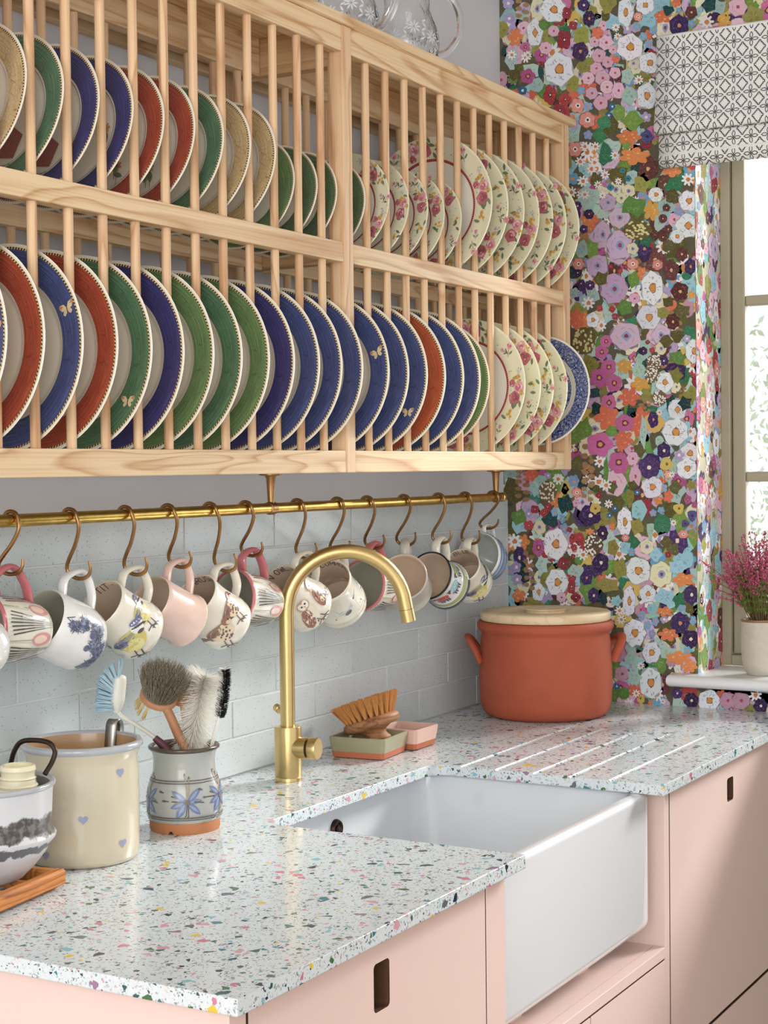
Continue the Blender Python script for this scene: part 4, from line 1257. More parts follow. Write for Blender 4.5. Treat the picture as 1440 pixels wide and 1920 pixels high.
def owl(pr, cx, cy, s, flip=1):
    pr.k = 0; pr.base += .0007; T = T2(cx, cy, s, flip); r = random.Random(6)
    pr.poly(T(ell(0, -.1, .42, .72, -.25)), (236, 226, 206)); pr.poly(T(ell(-.22, -.25, .3, .68, -.3)), (146, 86, 62))
    for i in range(24):
        x = -.22+r.uniform(-.22, .22); y = -.25+r.uniform(-.55, .5); pr.poly(T(ell(x-.25*y*.6, y, .035, .08, -.3, 7)), r.choice(((104, 58, 44), (200, 150, 110))))
    pr.poly(T(ell(.12, .62, .36, .34)), (196, 150, 108)); pr.poly(T(ell(.02, .62, .17, .26, .2)), (246, 240, 230)); pr.poly(T(ell(.26, .62, .17, .26, -.2)), (246, 240, 230))
    for x in (.03, .26): pr.poly(T(ell(x, .64, .06, .07, 0, 8)), (30, 26, 26))
    pr.poly(T([(.11, .55), (.19, .55), (.15, .38)]), (214, 150, 120)); bird_legs(pr, T, s, (90, 66, 50))
def tern(pr, cx, cy, s, flip=1):
    T = T2(cx, cy, s, flip)
    pr.poly(T([(-1.2, -.1), (-.4, .05), (.4, .25), (1.3, .75), (.7, .1), (.1, -.25), (-.5, -.2)]), (206, 208, 206))
    pr.poly(T([(-.2, .05), (-.5, .6), (.1, .2)]), (190, 194, 194)); pr.poly(T([(.9, .5), (1.3, .75), (1.5, .95), (1.0, .45)]), (60, 60, 64))
    pr.stroke(T([(-1.3, -.3), (-.5, -.32), (.3, -.2)]), s*.06, (40, 40, 44)); pr.stroke(T([(-1.2, -.7), (-.2, -.78), (1.2, -.3)]), s*.04, (110, 112, 112)); pr.poly(T(ell(.3, -.1, .22, .14, .3)), (90, 90, 92))
    for i in range(5): pr.stroke(T([(.6+i*.15, -.9), (.9+i*.15, -.5)]), s*.025, (150, 150, 150))
def mice(pr, r, h):
    rr = random.Random(9); nv = [(44, 52, 92), (70, 80, 122), (30, 34, 64), (120, 130, 160)]
    def fur(cx, cy, a, b, n):
        for i in range(n):
            t = rr.random()*6.28; d = sqrt(rr.random()); x, y = cx+a*d*cos(t), cy+b*d*sin(t); k = rr.uniform(0, 6.28)
            pr.stroke([(x, y), (x+.004*cos(k), y+.004*sin(k))], .0009, rr.choice(nv))
    MB_ = ((.012, .030, .014, .013), (.004, .014, .018, .010), (-.020, .019, .013, .010), (.033, .034, .011, .015), (.034, .060, .013, .009), (.024, .076, .008, .012))
    for cx, cy, a, b in MB_:
        pr.poly(ell(cx, cy, a*.9, b*.9), (150, 158, 184))
    pr.base = .0011; pr.mod = 8
    for cx, cy, a, b in MB_: fur(cx, cy, a, b, 110)
    for x, y in ((.003, .042), (.022, .042)): pr.poly(ell(x, y, .005, .005, 0, 9), (66, 74, 116))
    pr.poly(ell(-.026, .026, .009, .0026, -.7), (66, 76, 116)); pr.poly(ell(-.030, .022, .009, .0026, -.4), (44, 52, 92))
    pr.stroke([(-.05, .010), (-.03, .012), (-.014, .010)], .001, nv[0]); pr.stroke([(.026, .080), (.030, .094), (.036, .080)], .0012, nv[0])
def tulips(pr, r, h):
    for k in range(-3, 3):
        x0 = (k+.3)*.0525
        for j in range(-3, 4):
            xb = x0+j*.0018; xt = x0+j*.0056
            pts = [(xb+(xt-xb)*t, h*(.05+.86*t-.02*abs(j)*t)) for t in (0, .25, .5, .75, 1)]
            for i in range(4): pr.stroke(pts[i:i+2], .0007+.00045*i, (34, 32, 30))
        xm = x0+.0262
        pr.stroke([(xm, h*.42), (xm, h*.95)], .0012, (150, 160, 130))
        pr.poly(ell(xm, h*.27, .0115, h*.19), (222, 146, 152)); pr.poly(ell(xm, h*.30, .0072, h*.13), (240, 212, 186)); pr.stroke([(xm-.004, h*.5), (xm-.002, h*.95)], .0009, (196, 200, 168))
def sheep(pr, r, h):
    n = 48
    for i in range(n):
        a0, a1 = -pi*r+2*pi*r*i/n, -pi*r+2*pi*r*(i+1)/n
        pr.poly([(a0, h*.10), (a1, h*.10), (a1, h*.24), (a0, h*.24)], (176, 188, 112), 0); pr.poly([(a0, h*.025), (a1, h*.025), (a1, h*.085), (a0, h*.085)], (30, 30, 32), 0)
    for k, c in zip(range(-3, 4), ((120, 160, 200), (150, 168, 92), (204, 70, 66), (150, 200, 214), (150, 168, 92), (204, 70, 66), (120, 160, 200))):
        x = k*.040+.006; y = h*.60; pr.k = 0
        pr.poly(ell(x-.001, y-.008, .0150, .007), (120, 132, 156)); pr.poly(ell(x, y+.003, .0165, .0115), c)
        for d in (-.010, -.0045, .0045, .010): pr.stroke([(x+d, y-.011), (x+d, y-.020)], .0032, (24, 24, 26))
        pr.poly(ell(x-.0165, y+.006, .0045, .0058), (28, 28, 30)); pr.stroke([(x-.022, y+.012), (x-.012, y+.013)], .0024, (28, 28, 30)); pr.poly(ell(x-.0135, y+.003, .0030, .0034, 0, 8), (240, 240, 236))
        for j in range(9): pr.poly(ell(x-.010+.0025*j, y+.003+.006*sin(j*2.4), .0017, .0017, 0, 6), tuple(min(255, q+50) for q in c))
def rings(pr, r, h):
    n = 60
    for z0, z1 in ((.84, .92), (.62, .76), (.38, .54)):
        for i in range(n):
            a0, a1 = -pi*r+2*pi*r*i/n, -pi*r+2*pi*r*(i+1)/n
            pr.poly([(a0, h*z0), (a1, h*z0), (a1, h*z1), (a0, h*z1)], (96, 146, 206), 0)
def orange_print(pr, r, h):
    for k in range(-4, 5):
        pr.poly(petals(k*.026, h*.5, .009, .009, 6, .6, 3, random.Random(k)), (206, 110, 60)); pr.poly(leaf(k*.026+.012, h*.42, .014, .006, .5, 4), (90, 120, 70))

MUGS = [
 ('mug', 'white mug with orange flowers hanging at the open end of the rail', (-50, 1212), (-.62, .10, -.78), 'round', .036, .078, dict(mat=WHITEM, paint=orange_print, yc=-.128)),
 ('mug', 'tulip striped mug with pink rim between orange-flowered and mouse mugs', (25, 1180), (-.62, .06, -.78), 'tulip', .046, .090, dict(mat=CREAM, inmat=STONE_IN, rimcol=PINKRIM, hmat=PINKRIM, paint=tulips)),
 ('mug', 'white mug with navy sketched mice and hare', (128, 1186), (-.58, .40, -.71), 'round', .044, .090, dict(mat=WHITEM, inmat=STONE_IN, paint=mice)),
 ('mug', 'cream mug with yellow blue tits beside the mouse mug', (234, 1162), (-.52, .52, -.68), 'bird', .0375, .092, dict(mat=CREAM, inmat=SHADED_IN, paint=lambda p, r, h: (blue_tit(p, .036, .058, .031), blue_tit(p, -.006, .046, .036), blue_tit(p, -.075, .05, .03)), text=('BLUE TIT -', .10, .0115))),
 ('mug', 'plain blush pink mug', (322, 1146), (-.58, .42, -.70), 'straight', .0385, .082, dict(mat=PINKM, inmat=SHADED_IN)),
 ('mug', 'cream mug painted with speckled brown thrushes', (404, 1148), (-.50, .56, -.66), 'bird', .038, .094, dict(mat=CREAM, inmat=SHADED_IN, paint=lambda p, r, h: (thrush(p, .034, .060, .031), thrush(p, -.006, .046, .033)), text=('SONG THRUSH -', -.15, .0112))),
 ('mug', 'tulip striped mug with pink rim between thrush and owl mugs', (476, 1126), (-.60, .12, -.78), 'tulip', .046, .090, dict(yc=-.093, mat=CREAM, inmat=STONE_IN, rimcol=PINKRIM, hmat=PINKRIM, paint=tulips)),
 ('mug', 'cream mug painted with barn owls', (560, 1122), (-.56, .46, -.69), 'bird', .039, .094, dict(mat=CREAM, inmat=SHADED_IN, paint=lambda p, r, h: (owl(p, .036, .055, .031), owl(p, -.004, .048, .034)), text=('BARN OWL -', -.2, .012), yc=-.086)),
 ('mug', 'cream mug painted with grey flying terns', (632, 1114), (-.24, .52, -.80), 'bird', .041, .096, dict(mat=CREAM, inmat=SHADED_IN, paint=lambda p, r, h: (tern(p, .0, .05, .032), tern(p, .085, .05, .032)), text=('TERN - COMMON', 0, .011), yc=-.076)),
 ('mug', 'tulip striped mug with pink rim between tern and speckled mugs', (706, 1102), (-.48, .14, -.84), 'tulip', .046, .090, dict(yc=-.086, mat=CREAM, inmat=STONE_IN, rimcol=PINKRIM, hmat=PINKRIM, paint=tulips)),
 ('mug', 'speckled pale grey stoneware mug with a square handle', (764, 1094), (-.10, .34, -.92), 'straight', .044, .083, dict(yc=-.082, mat=SPECK, inmat=SHADED_IN, hmat=SPECK)),
 ('mug', 'black rimmed mug with red and green sheep', (826, 1088), (-.46, .26, -.84), 'enamel', .046, .078, dict(mat=WHITEM, inmat=SHADED_IN, rimcol=BLACKR, hmat=CREAM, paint=sheep)),
 ('mug', 'cream mug with a blue tit hanging beside the blue striped cup', (880, 1080), (-.30, .48, -.82), 'bird', .0375, .090, dict(mat=CREAM, inmat=SHADED_IN, paint=lambda p, r, h: (blue_tit(p, .006, .046, .034), blue_tit(p, .065, .05, .028)), text=('TIT - BLUE', 0, .0115))),
 ('cup', 'blue and white striped cup at the wallpaper end of rail', (917, 1050), (-.55, .22, -.80), 'cup', .050, .074, dict(mat=WHITEM, inmat=plain('pale_grey_inside', (214, 218, 214), .1), paint=rings, yc=-.078, hr=.0036, hw=.028)),
]
HOOKPX = [None, 20, 130, 234, 314, 393, 460, 557, 632, 688, 757, 822, 872, 924]
hl = ['tulip mug next to the orange-flowered mug', 'mouse mug', 'blue tit mug beside the mouse mug', 'plain blush mug', 'thrush mug', 'tulip mug beside the thrush mug', 'barn owl mug', 'tern mug', 'tulip mug beside the tern mug', 'speckled stoneware mug', 'sheep mug', 'blue tit mug beside the striped cup', 'blue striped cup']
for i, (nm, lb, mid, oc, kd, r, h, kw) in enumerate(MUGS):
    root, tgt, top = mug(nm, lb, mid, oc, kd, r, h, **kw)
    root['group'] = 'mugs hanging from the brass rail'
    px = HOOKPX[i]
    x = on_y(px, 945, RLY).x if px is not None else tgt.x
    hook(x, tgt, 'copper s hook holding the '+(hl[i-1] if i else 'orange-flowered mug'))

# ================================================================== tap
tb = on_z(541, 1463, .9)
TAP = empty('mixer_tap', tb, 'brushed brass swan neck mixer tap behind the sink', 'tap')
Mt = Matrix.Translation(tb)
G().lathe([(0, 0), (.0235, 0), (.0238, .006), (.0232, .007), (.0236, .008), (.0236, .092), (.0228, .0945), (.0135, .0945)], 40, Mt).out('tap_body', BRUSHED, TAP)
tr_ = .0128
dv = Vector((.60, -.80, 0)).normalized()
ra = .104; zc = 1.192
pts = [tb+Vector((0, 0, .092)), tb+Vector((0, 0, .15)), tb+Vector((0, 0, zc-.9-.04))]
for i in range(0, 25):
    a = pi-(pi*1.0)*i/24*.96
    pts.append(Vector((tb.x, tb.y, zc))+dv*(ra+ra*cos(a))+Vector((0, 0, ra*sin(a))))
d_ = (pts[-1]-pts[-2]).normalized()
e1 = pts[-1]+d_*.012
G().tube(pts+[e1], tr_, 28).out('spout', BRUSHED, TAP)
G().tube([e1+d_*.0006, e1+d_*.022], tr_+.0002, 28).out('spout_tip', BRUSHED, TAP)
kc = tb+Vector((0, 0, .058))
kd_ = (CR*.86-CF*.35); kd_.z = 0; kd_.normalize()
def along(c, d):
    return Matrix.Translation(c) @ d.to_track_quat('Z', 'Y').to_matrix().to_4x4()
G().lathe([(.0185, .012), (.0185, .038), (.0150, .038)], 32, along(kc, kd_)).out('lever_neck', BRUSHED, TAP)
G().lathe([(.0150, .037), (.0150, .043)], 32, along(kc, kd_)).out('lever_gap', DARK_GAP, TAP)
kb = G().lathe([(.0150, .0425), (.0185, .0425), (.0188, .0435), (.0188, .056), (.018, .0575), (0, .0575)], 32, along(kc, kd_)).out('lever_knob', BRUSHED, TAP)
bd = (-CR*.5+CF*.8); bd.z = .0; bd.normalize()
G().lathe([(.006, .0), (.006, .030), (.0072, .031), (.0072, .042), (0, .042)], 20, along(tb+Vector((0, 0, .112)), (bd+Vector((0, 0, .25))).normalized())).out('diverter_knob', BRUSHED, TAP)

# ================================================================== terracotta pot
pc = Vector((-.238, -.212, .9))
POT = empty('terracotta_pot', pc, 'large round terracotta crock with lug handles in the corner', 'pot')
TERRA = plain('terracotta', (178, 86, 58), .75, var=.12, vscale=14, bump=.15, bscale=260)
Mp = Matrix.Translation(pc)
prof = [(0, 0), (.118, 0), (.128, .003), (.137, .012), (.1425, .032), (.1445, .075), (.1435, .12), (.141, .160), (.1385, .176), (.139, .182), (.1435, .186), (.1475, .192), (.1478, .200), (.1445, .206), (.138, .207), (.132, .203), (.130, .18), (.131, .06), (.12, .012), (0, .010)]
G().lathe(prof, 96, Mp).out('body', TERRA, POT, angle=70)
for s in (-1, 1):
    a0 = atan2(CR.y, CR.x)+(.10 if s > 0 else pi-.10)
    rad = Vector((cos(a0), sin(a0), 0)); tn = Vector((-sin(a0), cos(a0), 0))
    pts = []
    base = pc+Vector((0, 0, .168))
    pts = smooth_path([base+rad*.139+tn*.040-Vector((0, 0, .050)), base+rad*.150+tn*.040-Vector((0, 0, .026)), base+rad*.162+tn*.026-Vector((0, 0, .006)), base+rad*.166, base+rad*.162-tn*.026-Vector((0, 0, .006)), base+rad*.150-tn*.040-Vector((0, 0, .026)), base+rad*.139-tn*.040-Vector((0, 0, .050))], 6)
    G().tube(pts, .0085, 14, flat=(1.3, .8)).out('lug_handle', TERRA, POT)
LIDW = wood('pale_lid_wood', (233, 212, 176), (206, 172, 126), 'x', rings=5, rough=.6, grain=.55)
lz = .2078
Ml = Matrix.Translation(pc+Vector((0, 0, lz)))
LID = G().lathe([(0, 0), (.139, 0), (.1415, .003), (.1415, .016), (.139, .0185), (.105, .0195), (.098, .0170), (.09, .0155), (0, .0155)], 96, Ml).out('lid', LIDW, POT, angle=50)
G().lathe([(.043, .0150), (.0425, .0195), (.0455, .0215), (.045, .0235), (.040, .0245), (0, .0245)], 64, Ml).out('knob', LIDW, LID, angle=50)

# ================================================================== things on the worktop
def px_at(px, py, d):
    """point on the pixel's ray at camera depth d"""
    return CAM+ray(px, py)*d
def outer_r(prof, z):
    for a, b in zip(prof, prof[1:]):
        if a[1] <= z <= b[1] and b[1] > a[1]: return a[0]+(b[0]-a[0])*(z-a[1])/(b[1]-a[1])
    return prof[-1][0]
def face_angle(c):
    v = CAM-Vector(c); return atan2(v.y, v.x)
def right_sign(c, phi):
    return 1.0
# ---- stoneware crock with hearts
kc_ = on_z(157, 1607, .9)
CROCK = empty('stoneware_crock', kc_, 'cream stoneware crock with small blue hearts', 'crock')
CROCKM = plain('cream_salt_glaze', (206, 195, 170), .18, coat=.4, var=.03, vscale=8)
CROCKIN = plain('brown_crock_inside', (176, 140, 100), .25, coat=.2, var=.04)
RIMG = plain('grey_blue_rim_glaze', (176, 178, 182), .15, coat=.4, var=.05)
Mk = Matrix.Translation(kc_)
P = [(0, 0), (.070, 0), (.0745, .002), (.077, .008), (.0785, .03), (.0785, .09), (.0780, .125), (.0765, .138), (.0775, .147), (.0815, .155)]
G().lathe(P, 72, Mk).out('body', CROCKM, CROCK, angle=60)
G().lathe([(.0815, .155), (.0845, .158), (.0850, .162), (.0825, .1655), (.078, .1655), (.0755, .162)], 72, Mk).out('rim', RIMG, CROCK, angle=60)
G().lathe([(.0755, .162), (.0725, .148), (.0725, .01), (0, .008)], 72, Mk).out('inside', CROCKIN, CROCK, angle=60)
fa = face_angle(kc_)
HM = (lambda x, y, h: kc_+Vector(((outer_r(P, y)+h)*cos(fa+x/.0785), (outer_r(P, y)+h)*sin(fa+x/.0785), y)))
def heart(cx, cy, s, c):
    pts = []
    for i in range(22):
        t = 2*pi*i/22
        pts.append((cx+s*.0625*16*sin(t)**3*1.0, cy+s*.0625*(13*cos(t)-5*cos(2*t)-2*cos(3*t)-cos(4*t))))
    pr = Print(HM, base=.0004, rings=2); pr.poly(pts, c); pr.out('heart', PRINT_GLOSS, CROCK, local=False)
for px, py in ((157, 1515), (226, 1440), (228, 1571), (88, 1585), (60, 1440), (20, 1520)):
    s_ = (px-157)/FPX*depth(kc_)
    if abs(s_) < .0775:
        ang = math.asin(s_/.0785)
        z_ = (1607-py)/FPX*depth(kc_)+.012*(1-cos(ang))
        heart(.0785*ang, z_, .0068, (134, 142, 172))
# ---- steel spoon handle hooked over the crock rim
STEEL = plain('worn_steel', (168, 164, 158), .28, 1.0, var=.12, vscale=60)
hd = (px_at(200, 1372, depth(kc_)+.05)-kc_); hd.z = 0; hd.normalize()
tn = Vector((-hd.y, hd.x, 0)); top = kc_+Vector((0, 0, .1655))
sp = smooth_path([top+hd*.058-Vector((0, 0, .085)), top+hd*.066-Vector((0, 0, .03)), top+hd*.0705+Vector((0, 0, .002)), top+hd*.0735+Vector((0, 0, .0125)), top+hd*.080+Vector((0, 0, .0165)), top+hd*.0875+Vector((0, 0, .012)), top+hd*.0895+Vector((0, 0, .002)), top+hd*.0885-Vector((0, 0, .008))], 6)
v = []; 
for p in sp: v += [p-tn*.0088, p+tn*.0088]
sh = G(); sh.add(v, [(2*i, 2*i+1, 2*i+3, 2*i+2) for i in range(len(sp)-1)])
LAD = sh.out('ladle', STEEL, loc=sp[-1])
sm = LAD.modifiers.new('thickness', 'SOLIDIFY'); sm.thickness = .0018; sm.offset = 0
tag(LAD, 'steel ladle hooked over the rim of the heart crock', 'ladle')
bw = sp[0]-Vector((0, 0, .012))-hd*.004
G().lathe([(0, -.016), (.012, -.013), (.020, -.004), (.022, .004), (.0205, .004), (.018, -.003), (0, -.014)], 24, Matrix.Translation(bw-hd*.014)).out('bowl', STEEL, LAD)

# ---- utensil jar
jc = on_z(347, 1552, .9)
JAR = empty('utensil_jar', jc, 'grey stoneware jar painted with blue flowers, holding brushes', 'jar')
JARM = plain('pale_grey_salt_glaze', (172, 173, 168), .22, coat=.3, var=.05, vscale=18)
JARB = plain('brown_iron_rim', (84, 70, 58), .25, coat=.3, var=.1)
CLAY = plain('bare_clay_foot', (186, 122, 80), .7, var=.08, vscale=40, bump=.1)
Mj = Matrix.Translation(jc)
PJ = [(.0535, .017), (.0555, .021), (.0572, .034), (.0570, .052), (.0545, .068), (.0495, .080), (.0468, .090), (.0462, .105), (.0475, .115), (.0505, .1205)]
G().lathe(PJ, 64, Mj).out('body', JARM, JAR, angle=60)
G().lathe([(.0505, .1205), (.0535, .1225), (.0540, .1255), (.0520, .1275), (.0485, .1270), (.0465, .1235)], 64, Mj).out('rim', JARB, JAR, angle=60)
G().lathe([(.0465, .1235), (.0425, .11), (.0425, .088), (.052, .05), (.05, .012), (0, .010)], 64, Mj).out('inside', JARB, JAR, angle=60)
fj = face_angle(jc)
g = G()
seg = 96; ft = []
notch = [fj-.42, fj+1.7, fj+3.8]
for k in range(seg+1):
    a = 2*pi*k/seg
    dz = max(0, .008*(1-min(abs((a-nk+pi) % (2*pi)-pi) for nk in notch)/.085))
    ft.append((a, dz))
v = []; f = []
for a, dz in ft:
    for r, z in ((.0530, .0175), (.0530, .004+dz*.6), (.0515, .0+dz), (.046, .0+dz), (.046, .012)): v.append(jc+Vector((r*cos(a), r*sin(a), z)))
for k in range(seg):
    for i in range(4): f.append((k*5+i, (k+1)*5+i, (k+1)*5+i+1, k*5+i+1))
g.add(v, f); g.out('clay_foot', CLAY, JAR, angle=50)
pr = Print(lambda x, y, h: jc+Vector(((outer_r(PJ, y)+h)*cos(fj+x/.055), (outer_r(PJ, y)+h)*sin(fj+x/.055), y)), base=.0004, step=.00002, rings=2, mod=80)
ink, b1, b2 = (52, 44, 40), (80, 98, 144), (124, 140, 178)
nn = 72
for z0, z1 in ((.0793, .0809), (.0760, .0774), (.0252, .0270), (.0222, .0236)):
    for i in range(nn):
        a0, a1 = 2*pi*.055*i/nn, 2*pi*.055*(i+1)/nn
        pr.poly([(a0, z0), (a1, z0), (a1, z1), (a0, z1)], ink, 0)
def jar_flower(cx, cy, s):
    pr.k = 0; T = T2(cx, cy, s)
    for L, rot, w in ((1.25, 2.5, .42), (1.3, .75, .42), (1.15, 3.5, .40), (1.3, 4.15, .50), (1.25, 5.5, .42), (1.0, .05, .34)):
        pts = leaf(cos(rot)*L*.5, sin(rot)*L*.5, L, w, rot, 6); pr.poly(T(pts), b1); pr.poly(T(leaf(cos(rot)*L*.5, sin(rot)*L*.5, L*.7, w*.4, rot+.1, 5)), b2)
    for rot, L in ((1.45, 1.5), (1.65, 1.7), (2.8, 1.9), (3.1, 1.5)):
        pts = [(0, 0), (cos(rot)*L*.5+.08, sin(rot)*L*.5), (cos(rot)*L, sin(rot)*L)]; pr.stroke(T(pts), s*.09, (150, 130, 100) if rot < 2 else ink); pr.poly(T(ell(cos(rot)*L, sin(rot)*L, .14, .08, rot, 8)), ink)
    pr.stroke(T([(.05, 0), (-.05, -.9), (-.6, -1.5), (-1.6, -1.75)]), s*.07, ink); pr.stroke(T([(.1, 0), (.1, -.9), (-.2, -1.6)]), s*.07, ink)
    pr.poly(T(ell(0, 0, .22, .18, 0, 9)), (84, 70, 52)); pr.stroke(T([(0, 0), (.6, .0), (1.1, -.1)]), s*.09, ink)
jar_flower(.003, .050, .0225); jar_flower(.062, .054, .0215); jar_flower(-.066, .05, .0215)
pr.out('flower_painting', PRINT_GLOSS, JAR, local=False)

# ---- bristle helper
def bristles(items, mat, name, parent, r0=.0006, r1=.0002, seg=3):
    """items: (root, tip) pairs joined as one uncountable tuft"""
    g = G()
    for a, b in items:
        a, b = Vector(a), Vector(b); d = (b-a).normalized()
        n = d.orthogonal().normalized(); bn = d.cross(n)
        ring = lambda c, r: [c+n*(r*cos(2*pi*i/seg))+bn*(r*sin(2*pi*i/seg)) for i in range(seg)]
        v = ring(a, r0)+ring(b, r1)
        g.add(v, [(i, (i+1) % seg, seg+(i+1) % seg, seg+i) for i in range(seg)])
    o = g.out(name, mat, parent); o['kind'] = 'stuff'
    return o
rb = random.Random(17)
jd = depth(jc)
def JP(px, py, dd=0): return px_at(px, py, jd+dd)
BEECH = plain('worn_beech', (190, 136, 98), .55, var=.10, vscale=30)
WPLAS = plain('white_plastic', (232, 230, 218), .3, var=.01)
PLUM = plain('plum_rubber', (108, 62, 76), .5, var=.04)
# washing-up brush
B1 = empty('washing_up_brush', JP(318, 1420), 'white plastic washing-up brush with blue bristles', 'brush')
hp = smooth_path([JP(312, 1402, .0), JP(286, 1380, .0), JP(252, 1357, .004), (JP(228, 1343, .006)), JP(219, 1330, .006)], 8)
G().tube(hp, [.0042]*len(hp), 14, flat=(.8, 1.1)).out('handle', WPLAS, B1)
hp = smooth_path([JP(219, 1336, .006), JP(219, 1322, .006), JP(221, 1300, .006), JP(223, 1278, .006), JP(222, 1266, .006)], 6); n = len(hp)
G().tube(hp, [.0055+.006*min(1, i/(n*.35)) if i < n*.8 else .0115*max(.15, sqrt(max(0, 1-((i-n*.8)/(n*.2))**2))) for i in range(n)], 18, flat=(1.0, 1.0)).out('head', WPLAS, B1)
G().tube([JP(290, 1383, 0), JP(300, 1392, .0), JP(325, 1418, .0), JP(332, 1450, .003)], [.0050, .0062, .0066, .006], 14).out('grip', PLUM, B1)
it = []
for row in range(4):
    for k in range(11):
        t = k/10; a0 = JP(212, 1268+62*t, .006+(row-1.5)*.006)
        a0 = a0+CR*(max(0, 3-k)*3.5/FPX*jd)
        ang = radians(82+104*(t**.6)); L = rb.uniform(29, 33)
        for j in range(22):
            a = a0+Vector((rb.uniform(-1, 1), rb.uniform(-1, 1), rb.uniform(-1, 1)))*.0012; q = ang+rb.uniform(-.13, .13)
            it.append((a, a+(CR*cos(q)+CU*sin(q)+CF*(rb.uniform(-.12, .12)+(row-1.5)*.13)).normalized()*(L*rb.uniform(.92, 1.06)/FPX*jd)))
bristles(it, plain('pale_blue_bristle', (184, 212, 224), .4, var=.12), 'bristles', B1, .0009, .0005)
# wooden dish brush with grey horsehair
B2 = empty('wooden_dish_brush', JP(350, 1420), 'wooden dish brush with dark grey hair bristles', 'brush')
hp = smooth_path([JP(362, 1425, .004), JP(338, 1385, .002), JP(320, 1345, -.006), JP(308, 1322, -.012), JP(298, 1312, -.008)], 8); n = len(hp)
G().tube(hp, [.0112-.0025*i/n for i in range(n)], 16, flat=(.7, 1.1)).out('handle', BEECH, B2)
hc = JP(298, 1306, -.002)
ax = (CR*.30+CU*.80-CF*.52).normalized()
Mh = Matrix.Translation(hc) @ ax.to_track_quat('Z', 'Y').to_matrix().to_4x4()
G().lathe([(0, -.010), (.020, -.009), (.0285, -.004), (.029, .002), (.026, .005), (0, .006)], 32, Mh).out('head', BEECH, B2, angle=50)
it = []
for i in range(2600):
    a = rb.random()*6.28; d = sqrt(rb.random())*.025
    p = Mh @ Vector((d*cos(a), d*sin(a), .003)); L = rb.uniform(.036, .050)
    q = Mh @ Vector((d*1.55*cos(a)+rb.uniform(-.004, .004), d*1.55*sin(a)+rb.uniform(-.004, .004), L))
    it.append((p, q))
hm = NT('grey_horsehair'); 
sep = hm.node('ShaderNodeSeparateXYZ'); hm.link(hm.pos(), sep.inputs[0])
nz = hm.noise(hm.pos(), 900, 2)
HORSE = hm.fin(hm.mix(hm.thresh(nz, .38, .62), lin((88, 80, 68)), lin((186, 174, 150))), .55)
bristles(it, HORSE, 'bristles', B2, .00055, .00025)
_l = Mh.to_3x3().transposed() @ (-CR*.9-CU*.1); LFT = atan2(_l.y, _l.x)
it = []
for k in range(6):
    a = LFT-radians(55)+radians(22)*k; c0 = Mh @ Vector((.022*cos(a), .022*sin(a), -.004))
    dirn = ((Mh @ Vector((.030*cos(a), .030*sin(a), -.028)))-c0).normalized()
    for j in range(60): it.append((c0+Vector((rb.uniform(-.002, .002),)*3), c0+dirn*rb.uniform(.020, .026)+Vector((rb.uniform(-.003, .003), rb.uniform(-.003, .003), rb.uniform(-.003, .003)))))
bristles(it, plain('straw_bristle', (224, 200, 140), .5, var=.1), 'straw_tufts', B2, .0006, .0003)
# second wooden brush behind, brown hair
B3 = empty('round_hair_brush', JP(372, 1420, .03), 'wooden brush with soft brown hair behind the grey one', 'brush')
G().tube(smooth_path([JP(372, 1425, .02), JP(352, 1375, .026), JP(345, 1335, .03), JP(343, 1318, .03)], 6), .0052, 12).out('handle', plain('pale_beech', (226, 190, 148), .5), B3)
hc = JP(342, 1315, .03); ax = (CR*.25+CU*.95).normalized(); Mh = Matrix.Translation(hc) @ ax.to_track_quat('Z', 'Y').to_matrix().to_4x4()
G().lathe([(0, -.009), (.014, -.007), (.018, 0), (.016, .006), (0, .007)], 24, Mh).out('head', BEECH, B3, angle=50)
it = []
for i in range(1700):
    a = rb.random()*6.28; d = sqrt(rb.random())*.016; L = rb.uniform(.024, .046)
    it.append((Mh @ Vector((d*cos(a), d*sin(a), .0)), Mh @ Vector((d*2.0*cos(a)+rb.uniform(-.005, .005), d*2.0*sin(a)+rb.uniform(-.005, .005), L-d*.5))))
bristles(it, plain('soft_brown_hair', (196, 160, 120), .55, var=.18, vscale=300), 'bristles', B3, .00055, .0002)
# fluffy white bottle brush
B4 = empty('white_bottle_brush', JP(366, 1410, .012), 'fluffy white bottle brush', 'brush')
spn = smooth_path([JP(352, 1425, .014), JP(360, 1385, .014), JP(370, 1335, .014), JP(378, 1290, .014), JP(386, 1266, .014)], 14); n = len(spn)
G().tube(spn, .0016, 8).out('wire_stem', STEEL, B4)
it = []
for i in range(3000):
    t = .12+.86*rb.random(); k = int(t*(n-1)); p = spn[k]; d = (spn[min(k+1, n-1)]-spn[max(0, k-1)]).normalized()
    u_ = d.orthogonal().normalized(); w_ = d.cross(u_); a = rb.random()*6.28
    L = (.028 if t < .7 else .030)*rb.uniform(.75, 1.1)
    it.append((p, p+(u_*cos(a)+w_*sin(a)).normalized()*L+d*((t-.62)*.045)+Vector((0, 0, -.006))+Vector((rb.uniform(-.003, .003), rb.uniform(-.003, .003), rb.uniform(-.003, .003)))))
bristles(it, plain('white_goat_hair', (244, 240, 230), .5, var=.04), 'bristles', B4, .00045, .00018)
